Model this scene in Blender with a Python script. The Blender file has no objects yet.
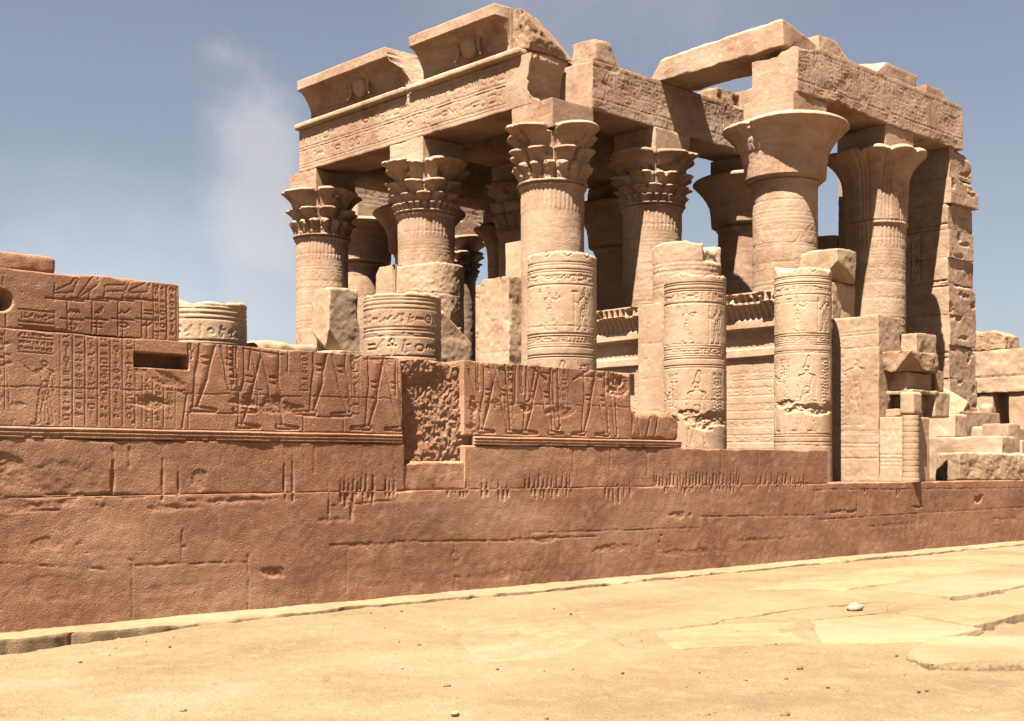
import bpy, math, random
import numpy as np

sc = bpy.context.scene
# ------------------------------------------------------------------ camera
# world axes: X runs along the depth of the temple, Y along its facade, Z up; eye height is z = 0
cam = bpy.data.objects.new('camera', bpy.data.cameras.new('camera'))
sc.collection.objects.link(cam); sc.camera = cam
cam.data.sensor_width = 36.0; cam.data.lens = 36.0 * 1263 / 1024
cam.data.shift_y = (466 - 360.5) / 1024
cam.data.clip_end = 6000
cam.rotation_euler = (math.radians(90), 0, -math.atan2(0.68643, 0.72719))
# ------------------------------------------------------------------ sky, sun, exposure
SUN = np.array([0.47, 0.145, -1.0]); SUN /= np.linalg.norm(SUN)      # direction the light travels
world = bpy.data.worlds.new('World'); sc.world = world; world.use_nodes = True
wt = world.node_tree; wn = wt.nodes; wl = wt.links
for q in list(wn): wn.remove(q)
wo = wn.new('ShaderNodeOutputWorld'); bg = wn.new('ShaderNodeBackground'); bg.inputs[1].default_value = 0.05
sky = wn.new('ShaderNodeTexSky'); sky.sky_type = 'NISHITA'; sky.sun_disc = False
el = math.asin(-SUN[2]); sky.sun_elevation = el
sky.sun_rotation = math.atan2(-SUN[0], -SUN[1])
sky.altitude = 100; sky.air_density = 1.0; sky.dust_density = 0.9; sky.ozone_density = 1.4
tc = wn.new('ShaderNodeTexCoord')
hs = wn.new('ShaderNodeHueSaturation'); hs.inputs['Hue'].default_value = 0.508; hs.inputs['Saturation'].default_value = 0.60; hs.inputs['Value'].default_value = 0.375
wl.new(sky.outputs[0], hs.inputs['Color'])
def cloud(prev, d, width, col, scale, lo, hi, gain):
    dv = np.array(d, float); dv /= np.linalg.norm(dv)
    sub = wn.new('ShaderNodeVectorMath'); sub.operation = 'SUBTRACT'; sub.inputs[1].default_value = dv
    wl.new(tc.outputs['Generated'], sub.inputs[0])
    mul = wn.new('ShaderNodeVectorMath'); mul.operation = 'MULTIPLY'; mul.inputs[1].default_value = width
    wl.new(sub.outputs[0], mul.inputs[0])
    ln = wn.new('ShaderNodeVectorMath'); ln.operation = 'LENGTH'; wl.new(mul.outputs[0], ln.inputs[0])
    nz = wn.new('ShaderNodeTexNoise'); nz.inputs['Scale'].default_value = scale; nz.inputs['Detail'].default_value = 7
    nz.inputs['Roughness'].default_value = 0.55
    wl.new(tc.outputs['Generated'], nz.inputs['Vector'])
    m1 = wn.new('ShaderNodeMath'); m1.operation = 'SUBTRACT'; wl.new(nz.outputs['Fac'], m1.inputs[0])
    m2 = wn.new('ShaderNodeMath'); m2.operation = 'MULTIPLY'; wl.new(ln.outputs['Value'], m2.inputs[0]); m2.inputs[1].default_value = 0.45
    wl.new(m2.outputs[0], m1.inputs[1])
    mr = wn.new('ShaderNodeMapRange'); mr.interpolation_type = 'SMOOTHSTEP'
    mr.inputs['From Min'].default_value = lo; mr.inputs['From Max'].default_value = hi; mr.inputs['To Max'].default_value = gain
    wl.new(m1.outputs[0], mr.inputs['Value'])
    mx = wn.new('ShaderNodeMix'); mx.data_type = 'RGBA'; wl.new(mr.outputs[0], mx.inputs['Factor'])
    wl.new(prev, mx.inputs['A']); mx.inputs['B'].default_value = (*col, 1)
    return mx.outputs['Result']
def dirpx(px, py):
    u = (px - 512) / 1263; v = (466 - py) / 1263
    return (0.68643 + 0.72719 * u, 0.72719 - 0.68643 * u, v)
c1 = cloud(hs.outputs[0], dirpx(262, 185), (20, 20, 9), (2.3, 2.27, 2.4), 11, -0.02, 0.36, 0.75)
c2 = cloud(c1, dirpx(120, 330), (2.2, 2.2, 9), (3.3, 3.4, 3.75), 3, 0.0, 0.6, 0.40)
c3 = cloud(c2, dirpx(660, -60), (4, 4, 9), (2.3, 2.2, 2.4), 5, 0.1, 0.6, 0.3)
wl.new(c3, bg.inputs[0]); wl.new(bg.outputs[0], wo.inputs[0])
sun = bpy.data.objects.new('sun', bpy.data.lights.new('sun', 'SUN')); sc.collection.objects.link(sun)
sun.data.energy = 5.0; sun.data.angle = math.radians(0.5); sun.data.color = (1.0, 0.93, 0.80)
sun.location = (0, 0, 60)
from mathutils import Vector
sun.rotation_euler = Vector(SUN).to_track_quat('-Z', 'Y').to_euler()
sc.view_settings.view_transform = 'Standard'; sc.view_settings.look = 'None'
sc.view_settings.gamma = 1; sc.view_settings.use_curve_mapping = False
sc.view_settings.exposure = 2.51
sc.cycles.diffuse_bounces = 1

# ------------------------------------------------------------------ noise
def _h(x, y, z, s):
    h = (x * np.uint32(374761393) + y * np.uint32(668265263) + z * np.uint32(2246822519) + np.uint32((s * 3266489917) & 0xffffffff))
    h = (h ^ (h >> np.uint32(13))) * np.uint32(1274126177)
    h = (h ^ (h >> np.uint32(15))) * np.uint32(2246822519)
    h ^= h >> np.uint32(16)
    return h.astype(np.float32) * np.float32(2 / 4294967296.0) - 1
def noise(P, scale=1.0, seed=0):
    p = np.asarray(P, np.float32) / scale
    f = np.floor(p); t = p - f; i = f.astype(np.int32).astype(np.uint32)
    t = t * t * t * (t * (t * 6 - 15) + 10)
    x, y, z = i[..., 0], i[..., 1], i[..., 2]; o = np.uint32(1)
    tx, ty, tz = t[..., 0], t[..., 1], t[..., 2]
    def L(a, b, k): return a + (b - a) * k
    with np.errstate(over='ignore'):
        a = L(_h(x, y, z, seed), _h(x + o, y, z, seed), tx); b = L(_h(x, y + o, z, seed), _h(x + o, y + o, z, seed), tx)
        c = L(_h(x, y, z + o, seed), _h(x + o, y, z + o, seed), tx); d = L(_h(x, y + o, z + o, seed), _h(x + o, y + o, z + o, seed), tx)
    return L(L(a, b, ty), L(c, d, ty), tz)
def fbm(P, scale, seed=0, octs=4, rough=0.5):
    s = 0; a = 1.0; q = 0
    for k in range(octs):
        s = s + a * noise(P, scale / (2.03 ** k), seed + 17 * k); q += a; a *= rough
    return s / q
def sm(a, b, x):
    t = np.clip((x - a) / (b - a), 0, 1); return t * t * (3 - 2 * t)

# ------------------------------------------------------------------ materials
def stone_mat(name, base, dark, light, streak=0.35, bump=0.6, fine=1.0, grit=0.12, tone=0.0):
    base, dark, light = [tuple(v * 0.60 for v in q) for q in (base, dark, light)]
    m = bpy.data.materials.new(name); m.use_nodes = True; t = m.node_tree; n = t.nodes; l = t.links
    b = n['Principled BSDF']; b.inputs['Roughness'].default_value = 0.95; b.inputs['Specular IOR Level'].default_value = 0.12
    g = n.new('ShaderNodeNewGeometry'); oi = n.new('ShaderNodeObjectInfo')
    def nz(sc_, det=6, rough=0.6, stretch=None, dist=0.0):
        q = n.new('ShaderNodeTexNoise'); q.inputs['Scale'].default_value = sc_; q.inputs['Detail'].default_value = det
        q.inputs['Roughness'].default_value = rough; q.inputs['Distortion'].default_value = dist
        if stretch:
            mp = n.new('ShaderNodeMapping'); mp.inputs['Scale'].default_value = stretch; l.new(g.outputs['Position'], mp.inputs[0]); l.new(mp.outputs[0], q.inputs['Vector'])
        else: l.new(g.outputs['Position'], q.inputs['Vector'])
        return q
    def ramp(src, a, b_):
        r = n.new('ShaderNodeMapRange'); r.inputs['From Min'].default_value = a; r.inputs['From Max'].default_value = b_; l.new(src, r.inputs['Value']); return r.outputs[0]
    def mix(A, B, f, mode='MIX'):
        x = n.new('ShaderNodeMix'); x.data_type = 'RGBA'; x.blend_type = mode
        if isinstance(f, float): x.inputs['Factor'].default_value = f
        else: l.new(f, x.inputs['Factor'])
        for s, v in (('A', A), ('B', B)):
            if isinstance(v, tuple): x.inputs[s].default_value = (*v, 1)
            else: l.new(v, x.inputs[s])
        return x.outputs['Result']
    n1 = nz(0.55, 7); n2 = nz(3.1, 7, 0.65); n3 = nz(2.0, 5, 0.6, (0.35, 0.35, 2.6)); n4 = nz(40, 4, 0.7); n5 = nz(9, 8, 0.7)
    c = mix(base, dark, ramp(n1.outputs['Fac'], 0.42, 0.66)); n6 = nz(0.23, 5, 0.6, (1, 1, 1.6)); c = mix(c, light, ramp(n6.outputs['Fac'], 0.5, 0.72))
    c = mix(c, light, ramp(n2.outputs['Fac'], 0.5, 0.78))
    sg = n.new('ShaderNodeMath'); sg.operation = 'MULTIPLY'; sg.inputs[1].default_value = streak; l.new(ramp(n3.outputs['Fac'], 0.5, 0.72), sg.inputs[0])
    c = mix(c, dark, sg.outputs[0])
    c = mix(c, light, ramp(n5.outputs['Fac'], 0.6, 1.0))
    if tone:
        sp = n.new('ShaderNodeSeparateXYZ'); l.new(g.outputs['Position'], sp.inputs[0]); cb = n.new('ShaderNodeCombineXYZ'); l.new(sp.outputs['X'], cb.inputs['X']); l.new(sp.outputs['Z'], cb.inputs['Y'])
        bk = n.new('ShaderNodeTexBrick'); l.new(cb.outputs[0], bk.inputs['Vector']); bk.inputs['Scale'].default_value = 1; bk.inputs['Brick Width'].default_value = 1.9; bk.inputs['Row Height'].default_value = .62; bk.inputs['Mortar Size'].default_value = 0
        bk.inputs['Color1'].default_value = (1 - tone,) * 3 + (1,); bk.inputs['Color2'].default_value = (1 + tone, 1 + tone * .9, 1 + tone * .8, 1)
        c = mix(c, bk.outputs['Color'], 1.0, 'MULTIPLY')
    hv = n.new('ShaderNodeHueSaturation'); l.new(c, hv.inputs['Color'])
    vv = n.new('ShaderNodeMapRange'); vv.inputs['To Min'].default_value = 0.92; vv.inputs['To Max'].default_value = 1.08; l.new(oi.outputs['Random'], vv.inputs['Value'])
    v2 = n.new('ShaderNodeMapRange'); v2.inputs['From Min'].default_value = 0.3; v2.inputs['From Max'].default_value = 0.7; v2.inputs['To Min'].default_value = 1 - grit; v2.inputs['To Max'].default_value = 1 + grit; l.new(n4.outputs['Fac'], v2.inputs['Value'])
    mm = n.new('ShaderNodeMath'); mm.operation = 'MULTIPLY'; l.new(vv.outputs[0], mm.inputs[0]); l.new(v2.outputs[0], mm.inputs[1]); l.new(mm.outputs[0], hv.inputs['Value'])
    l.new(hv.outputs[0], b.inputs['Base Color'])
    h = n.new('ShaderNodeMath'); h.operation = 'ADD'; l.new(n5.outputs['Fac'], h.inputs[0]); l.new(n4.outputs['Fac'], h.inputs[1])
    vo = n.new('ShaderNodeTexVoronoi'); vo.inputs['Scale'].default_value = 11; l.new(g.outputs['Position'], vo.inputs['Vector'])
    pit = n.new('ShaderNodeMapRange'); pit.inputs['From Min'].default_value = 0.0; pit.inputs['From Max'].default_value = 0.22; pit.inputs['To Min'].default_value = -0.7; pit.inputs['To Max'].default_value = 0; l.new(vo.outputs['Distance'], pit.inputs['Value'])
    h2 = n.new('ShaderNodeMath'); h2.operation = 'ADD'; l.new(h.outputs[0], h2.inputs[0]); l.new(pit.outputs[0], h2.inputs[1])
    bp = n.new('ShaderNodeBump'); bp.inputs['Strength'].default_value = bump; bp.inputs['Distance'].default_value = 0.016 * fine
    l.new(h2.outputs[0], bp.inputs['Height']); l.new(bp.outputs[0], b.inputs['Normal'])
    return m
M_hall = stone_mat('hall_sandstone', (0.435, 0.290, 0.196), (0.29, 0.160, 0.102), (0.50, 0.365, 0.258), streak=0.5, bump=1.0, fine=1.5)
M_court = stone_mat('court_sandstone', (0.430, 0.292, 0.192), (0.33, 0.20, 0.125), (0.49, 0.36, 0.25), streak=0.3, bump=0.7, fine=1.0)
M_wall = stone_mat('wall_sandstone', (0.355, 0.178, 0.105), (0.245, 0.110, 0.064), (0.45, 0.265, 0.17), streak=.6, bump=.75, grit=.16, tone=.10)
M_rough = stone_mat('broken_sandstone', (0.35, 0.220, 0.135), (0.25, 0.135, 0.08), (0.43, 0.30, 0.195), bump=1.0, fine=2.0)
M_pale = stone_mat('pale_sandstone', (0.39, 0.268, 0.170), (0.31, 0.195, 0.12), (0.45, 0.335, 0.225), bump=0.7, fine=1.2)
M_redrough = stone_mat('rough_red_sandstone', (0.32, 0.165, 0.10), (0.25, 0.11, 0.065), (0.40, 0.25, 0.16), bump=1.0, fine=1.5)
M_kerb = stone_mat('kerb_stone', (0.26, 0.18, 0.10), (0.21, 0.13, 0.075), (0.30, 0.22, 0.135), bump=0.6)
def ground_mat():
    m = stone_mat('sandy_ground', (0.25, 0.176, 0.098), (0.20, 0.132, 0.073), (0.295, 0.220, 0.132), streak=0.7, bump=1.0, fine=1.6, grit=.26)
    return m
M_ground = ground_mat()
M_floor = stone_mat('dark_court_floor', (0.13, 0.075, 0.042), (0.10, 0.055, 0.03), (0.16, 0.10, 0.06))  # floor colour darkened on purpose, so less light bounces into the hall
M_slab = stone_mat('paving_stone', (0.255, 0.178, 0.100), (0.20, 0.132, 0.074), (0.295, 0.218, 0.132), bump=0.7)

# ------------------------------------------------------------------ object helpers
def tag(o, label=None, cat=None, group=None, kind=None):
    if label: o['label'] = label
    if cat: o['category'] = cat
    if group: o['group'] = group
    if kind: o['kind'] = kind
    return o
def empty(name, loc, label=None, cat=None, group=None, kind=None):
    o = bpy.data.objects.new(name, None); sc.collection.objects.link(o); o.location = loc; o.empty_display_size = 0.3
    return tag(o, label, cat, group, kind)
def mesh(name, V, F4, mat, parent=None, smooth=True, F3=None):
    V = np.ascontiguousarray(V, np.float32).reshape(-1, 3)
    off = np.zeros(3, np.float32)
    if parent is not None:
        q = parent
        while q is not None: off = off + np.array(q.location, np.float32); q = q.parent
    else:
        off = np.array([(V[:, 0].min() + V[:, 0].max()) / 2, (V[:, 1].min() + V[:, 1].max()) / 2, V[:, 2].min()], np.float32)
    me = bpy.data.meshes.new(name)
    F4 = np.asarray(F4, np.int32).reshape(-1, 4); n4 = len(F4)
    F3 = np.zeros((0, 3), np.int32) if F3 is None else np.asarray(F3, np.int32).reshape(-1, 3)
    me.vertices.add(len(V)); me.vertices.foreach_set('co', (V - off).ravel())
    me.loops.add(n4 * 4 + len(F3) * 3); me.loops.foreach_set('vertex_index', np.concatenate([F4.ravel(), F3.ravel()]))
    me.polygons.add(n4 + len(F3))
    me.polygons.foreach_set('loop_start', np.concatenate([np.arange(n4) * 4, n4 * 4 + np.arange(len(F3)) * 3]).astype(np.int32))
    if smooth: me.polygons.foreach_set('use_smooth', np.ones(n4 + len(F3), bool))
    me.update(calc_edges=True); me.validate(); me.materials.append(mat)
    o = bpy.data.objects.new(name, me); sc.collection.objects.link(o)
    if parent is not None: o.parent = parent
    else: o.location = off
    return o
def gridfaces(nu, nv, base=0, flip=False):
    i = np.arange(nu - 1)[:, None] * nv + np.arange(nv - 1)[None, :] + base
    f = np.stack([i, i + nv, i + nv + 1, i + 1], -1).reshape(-1, 4)
    return f[:, ::-1] if flip else f

# ------------------------------------------------------------------ carving canvas: a height field in metres over a face
class Canvas:
    def __init__(s, u0, u1, v0, v1, res=0.012, seed=0, gain=1.0):
        s.gain = gain
        s.u0, s.v0, s.res = u0, v0, res
        s.nu = int((u1 - u0) / res) + 2; s.nv = int((v1 - v0) / res) + 2
        s.h = np.zeros((s.nu, s.nv), np.float32); s.rnd = random.Random(seed); s.seed = seed
        s.u1, s.v1 = u1, v1
    def win(s, a, b, c, d):
        i0 = max(0, int((a - s.u0) / s.res) - 1); i1 = min(s.nu, int((b - s.u0) / s.res) + 2)
        j0 = max(0, int((c - s.v0) / s.res) - 1); j1 = min(s.nv, int((d - s.v0) / s.res) + 2)
        if i1 <= i0 or j1 <= j0: return None
        U = (s.u0 + np.arange(i0, i1) * s.res)[:, None].astype(np.float32); V = (s.v0 + np.arange(j0, j1) * s.res)[None, :].astype(np.float32)
        return s.h[i0:i1, j0:j1], U, V
    def seg(s, x0, y0, x1, y1, w, d, flat=False):
        W = s.win(min(x0, x1) - w, max(x0, x1) + w, min(y0, y1) - w, max(y0, y1) + w)
        if W is None: return
        h, U, V = W; dx, dy = x1 - x0, y1 - y0; L = dx * dx + dy * dy + 1e-9
        t = np.clip(((U - x0) * dx + (V - y0) * dy) / L, 0, 1)
        q = np.hypot(U - x0 - t * dx, V - y0 - t * dy) / w
        g = np.clip(1.3 * (1 - q), 0, 1)
        if d > 0: np.minimum(h, -d * g, out=h)
        else: np.maximum(h, -d * g, out=h)
    def line(s, pts, w, d):
        for a, b in zip(pts[:-1], pts[1:]): s.seg(*a, *b, w, d)
    def sunk(s, caps, d, soft, ell=()):
        # caps: (x0,y0,r0,x1,y1,r1) tapered limbs joined into one sunk figure
        a = [min(c[0] - c[2], c[3] - c[5]) for c in caps] + [e[0] - e[2] for e in ell]; b = [max(c[0] + c[2], c[3] + c[5]) for c in caps] + [e[0] + e[2] for e in ell]
        e0 = [min(c[1] - c[2], c[4] - c[5]) for c in caps] + [e[1] - e[3] for e in ell]; e1 = [max(c[1] + c[2], c[4] + c[5]) for c in caps] + [e[1] + e[3] for e in ell]
        W = s.win(min(a), max(b), min(e0), max(e1))
        if W is None: return
        h, U, V = W; D = np.full(h.shape, 9.0, np.float32)
        for (x0, y0, r0, x1, y1, r1) in caps:
            dx, dy = x1 - x0, y1 - y0; L = dx * dx + dy * dy + 1e-9
            t = np.clip(((U - x0) * dx + (V - y0) * dy) / L, 0, 1)
            D = np.minimum(D, np.hypot(U - x0 - t * dx, V - y0 - t * dy) - (r0 + (r1 - r0) * t))
        for (x, y, rx, ry) in ell:
            D = np.minimum(D, (np.hypot((U - x) / rx, (V - y) / ry) - 1) * min(rx, ry))
        ins = D < 0
        bb = (.75 * d * (1 - np.exp(D[ins] / (2.2 * soft)))) if soft > .03 else 0
        h[ins] = np.minimum(h[ins], -d * np.exp(D[ins] / soft)) + bb if soft > .03 else np.minimum(h[ins], -d * np.exp(D[ins] / soft))
    def rect(s, x0, y0, x1, y1, d, rough=0.0, edge=0.012, seed=1):
        W = s.win(x0, x1, y0, y1)
        if W is None: return
        h, U, V = W
        q = np.minimum(np.minimum(U - x0, x1 - U), np.minimum(V - y0, y1 - V)) + 0 * h
        if rough:
            P = np.stack(np.broadcast_arrays(U + 0 * V, V + 0 * U, 0 * U * V), -1); q = q + 0.5 * edge * 4 * noise(P, 0.12, seed); hh = d + rough * fbm(P, 0.25, seed, 4)
        else: hh = d
        m = np.clip(q / edge, 0, 1); h[:] = h * (1 - m) - hh * m
    def glyph(s, x, y, g, d, w=None, kind=None):
        r = s.rnd; k = r.randrange(12) if kind is None else kind; w = w or max(g * 0.075, s.res * 0.9)
        def ln(*p): s.line([(x + a * g, y + b * g) for a, b in p], w, d)
        if k == 0: ln(*[(0.05 + i * 0.15, 0.5 + (0.12 if i % 2 else -0.1)) for i in range(7)])
        elif k == 1: s.sunk([(x + .5 * g, y + .3 * g, .05 * g, x + .52 * g, y + .85 * g, .13 * g)], d, w); ln((.5, 0), (.5, .3))
        elif k == 2:
            for i in range(10): s.seg(*[v for q in (i, i + 1) for v in (x + g * (.5 + .32 * math.cos(q * .628)), y + g * (.5 + .32 * math.sin(q * .628)))], w, d)
            s.seg(x + .5 * g, y + .5 * g, x + .5 * g, y + .5 * g, w * 1.3, d)
        elif k == 3: s.sunk([(x + .15 * g, y + .35 * g, .05 * g, x + .6 * g, y + .6 * g, .16 * g), (x + .65 * g, y + .65 * g, .09 * g, x + .75 * g, y + .85 * g, .09 * g), (x + .5 * g, y + .45 * g, .04 * g, x + .5 * g, y + .05 * g, .03 * g), (x + .35 * g, y + .05 * g, .03 * g, x + .65 * g, y + .05 * g, .03 * g)], d, w * 1.2)
        elif k == 4: ln((.1, .2), (.9, .2), (.9, .75), (.1, .75), (.1, .2))
        elif k == 5: s.sunk([], d, w, [(x + .5 * g, y + .4 * g, .36 * g, .25 * g)])
        elif k == 6: ln((.05, .5), (.3, .68), (.7, .68), (.95, .5), (.7, .34), (.3, .34), (.05, .5))
        elif k == 7: ln((.5, 0), (.5, .5)); ln((.2, .5), (.8, .5)); ln((.5, .5), (.3, .75), (.5, .95), (.7, .75), (.5, .5))
        elif k == 8: s.sunk([(x + .45 * g, y + .2 * g, .2 * g, x + .45 * g, y + .55 * g, .12 * g), (x + .45 * g, y + .78 * g, .1 * g, x + .48 * g, y + .8 * g, .1 * g), (x + .5 * g, y + .5 * g, .05 * g, x + .8 * g, y + .6 * g, .04 * g)], d, w * 1.2)
        elif k == 9: ln((.1, .62), (.9, .62)); ln((.1, .34), (.9, .34))
        elif k == 10: ln((.05, .3), (.25, .55), (.45, .35), (.7, .55), (.95, .75))
        else: ln((.25, .05), (.25, .9)); ln((.55, .05), (.55, .9)); ln((.8, .3), (.8, .9))
    def textcol(s, x0, x1, y0, y1, d, g=None, border=True, bw=None):
        g = g or (x1 - x0) * 0.8; y = y1 - g * 1.05; bw = bw or s.res * 1.1
        if border: s.seg(x0, y0, x0, y1, bw, d * .8); s.seg(x1, y0, x1, y1, bw, d * .8)
        while y > y0:
            if s.rnd.random() < 0.25 and g > 0.1:
                s.glyph(x0 + (x1 - x0 - g) / 2, y + g * .25, g * .5, d); s.glyph(x0 + (x1 - x0) / 2, y + g * .25, g * .5, d)
            else: s.glyph(x0 + (x1 - x0 - g) / 2, y, g, d)
            y -= g * s.rnd.uniform(0.85, 1.1)
    def textrow(s, x0, x1, y0, y1, d, border=True, bw=None):
        g = (y1 - y0) * 0.8; x = x0; bw = bw or s.res * 1.3
        if border: s.seg(x0, y0, x1, y0, bw, d); s.seg(x0, y1, x1, y1, bw, d)
        while x < x1 - g * .6:
            if s.rnd.random() < 0.3: s.glyph(x, y0 + (y1 - y0) * .08, g * .5, d); s.glyph(x, y0 + (y1 - y0) * .5, g * .5, d); x += g * .6
            else: s.glyph(x, y0 + (y1 - y0) * .1, g, d); x += g * s.rnd.uniform(0.8, 1.05)
    def figure(s, x, y, H, f=1, d=0.03, staff=True, crown=True, arm=0, soft=None):
        soft = soft or H * 0.012
        def C(a, b, r, c, e, q): return (x + f * a * H, y + b * H, r * H, x + f * c * H, y + e * H, q * H)
        legs = [C(-.01, .50, .058, -.055, .28, .042), C(-.055, .28, .040, -.10, .04, .02), C(-.11, .017, .018, -.02, .012, .012),
                C(.03, .50, .055, .085, .28, .042), C(.085, .28, .040, .13, .04, .02), C(.12, .017, .018, .22, .012, .012)]
        s.sunk(legs[:3], d, soft); s.sunk(legs[3:], d, soft)
        s.sunk([C(0, .60, .052, .02, .44, .09)], d, soft)
        s.sunk([C(0, .60, .05, 0, .76, .085), C(-.09, .79, .03, .09, .79, .03), C(0, .8, .03, 0, .86, .03)], d, soft)
        s.sunk([C(.0, .895, .042, .02, .90, .045)], d, soft)
        if crown: s.sunk([C(-.01, .95, .045, -.03, 1.06, .03)], d, soft)
        if arm == 0: a1 = [C(.1, .79, .028, .16, .66, .024), C(.16, .66, .024, .28, .72, .018)]
        elif arm == 1: a1 = [C(.1, .79, .028, .2, .74, .024), C(.2, .74, .024, .3, .84, .018)]
        else: a1 = [C(.1, .79, .028, .12, .64, .024), C(.12, .64, .024, .13, .49, .018)]
        s.sunk(a1, d, soft); s.sunk([C(-.1, .79, .028, -.13, .65, .024), C(-.13, .65, .024, -.12, .50, .018)], d, soft)
        if staff: s.seg(x + f * .29 * H, y, x + f * .29 * H, y + .95 * H, .014 * H, d)
    def joint(s, x0, y0, x1, y1, w=0.014, d=0.025, wob=0.012, chips=0.3):
        r = s.rnd; L = math.hypot(x1 - x0, y1 - y0); n = max(2, int(L / 0.12)); pts = []
        for i in range(n + 1):
            t = i / n; e = r.uniform(-wob, wob); pts.append((x0 + (x1 - x0) * t + (e if abs(y1 - y0) > abs(x1 - x0) else 0), y0 + (y1 - y0) * t + (e if abs(x1 - x0) >= abs(y1 - y0) else 0)))
        for a, b in zip(pts[:-1], pts[1:]):
            if r.random() < 0.07: continue
            s.seg(*a, *b, w * r.uniform(.7, 1.2), d * r.uniform(.4, 1))
            if r.random() < chips * 0.3: s.seg(*a, a[0] + r.uniform(-.06, .1), a[1] + r.uniform(-.03, .03), w * r.uniform(1.2, 2.6), d * 0.8)
    def courses(s, ys, lmin=0.9, lmax=1.9, **k):
        ys = sorted(ys)
        for y in ys[1:-1]: s.joint(s.u0, y, s.u1, y, **k)
        for a, b in zip(ys[:-1], ys[1:]):
            x = s.u0 + s.rnd.uniform(0.1, lmax)
            while x < s.u1: s.joint(x, a, x + s.rnd.uniform(-.01, .01), b, **k); x += s.rnd.uniform(lmin, lmax)
    def patch(s, x, y, rx, ry, d, seed=0, scale=0.3):
        W = s.win(x - rx * 1.5, x + rx * 1.5, y - ry * 1.9, y + ry * 1.9)
        if W is None: return
        h, U, V = W; P = np.stack(np.broadcast_arrays(U + 0 * V, (V + 0 * U) * 1.5, 0 * U * V + seed * 3.3), -1); m0 = min(rx, ry)
        q = 1 - np.hypot((U - x) / rx, (V - y) / ry) + 0.9 * fbm(P, max(.12, m0 * 2.2), seed, 5, .62)
        m = sm(0.15, 0.5, q); h[:] = h * (1 - 0.7 * m) - m * d * (.75 + 0.9 * fbm(P, 0.12, seed + 5, 4, .65))
    def sample(s, u, v):
        a = np.clip((u - s.u0) / s.res, 0, s.nu - 1.001); b = np.clip((v - s.v0) / s.res, 0, s.nv - 1.001)
        i = a.astype(int); j = b.astype(int); a = a - i; b = b - j; h = s.h
        return s.gain * ((h[i, j] * (1 - a) + h[i + 1, j] * a) * (1 - b) + (h[i, j + 1] * (1 - a) + h[i + 1, j + 1] * a) * b)

# ------------------------------------------------------------------ worn stone block
def block_data(lo, hi, res=0.05, rnd=0.02, chip=0.10, amp=0.012, amp2=0.004, seed=0, relief=None, cuts=(), warp=None, hid=3.0, cutrough=0.05, rough=0.0):
    lo = np.array(lo, float); hi = np.array(hi, float); relief = relief or {}; Vs = []; Fs = []; nb = 0
    for a in range(3):
        b, c = [(1, 2), (0, 2), (0, 1)][a]
        for side in (0, 1):
            r = res if (side == 0 and a < 2) or (side == 1 and a == 2) else res * hid
            if a == 2 and side == 0: r = res * 2
            nu = max(2, int((hi[b] - lo[b]) / r) + 2); nv = max(2, int((hi[c] - lo[c]) / r) + 2)
            U = np.linspace(lo[b], hi[b], nu)[:, None] + np.zeros((1, nv)); V = np.linspace(lo[c], hi[c], nv)[None, :] + np.zeros((nu, 1))
            P = np.zeros((nu, nv, 3)); P[..., b] = U; P[..., c] = V; P[..., a] = hi[a] if side else lo[a]
            key = (a, side)
            cap = (hi - lo).min() * 0.42
            R = rnd + chip * np.clip(fbm(P, 0.9, seed + 3, 4) * 2.2 - 0.15, 0, 1)
            R = np.minimum(R, cap)[..., None]
            Q = np.clip(P, lo + R, hi - R); d = P - Q; L = np.linalg.norm(d, axis=-1, keepdims=True)
            P = Q + d * np.minimum(1, R / np.maximum(L, 1e-6))
            if key in relief:
                h = relief[key].sample(U, V); edge = np.minimum(np.minimum(U - lo[b], hi[b] - U), np.minimum(V - lo[c], hi[c] - V))
                P[..., a] += (1 if side else -1) * h * np.clip(edge / (0.02), 0, 1)
            for k in range(3):
                P[..., k] += amp * fbm(P, 0.7, seed + 11 + k * 7, 3) + amp2 * noise(P, 0.10, seed + 31 + k)
            if rough:
                for k in range(3): P[..., k] += rough * fbm(P, 0.35, seed + 51 + k * 7, 4)
            for (q, n) in cuts:
                n = np.array(n, float); n /= np.linalg.norm(n)
                dd = (P - np.array(q, float)) @ n + cutrough * fbm(P, 0.5, seed + 71, 4)
                P = P - np.maximum(dd, 0)[..., None] * n
            if warp is not None: P = warp(P)
            Vs.append(P.reshape(-1, 3))
            Fs.append(gridfaces(nu, nv, nb, flip=(side == 0) if a != 1 else (side == 1))); nb += nu * nv
    return np.concatenate(Vs), np.concatenate(Fs)
def block(name, lo, hi, mat, parent=None, **k):
    V, F = block_data(lo, hi, **k); return mesh(name, V, F, mat, parent)

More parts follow.
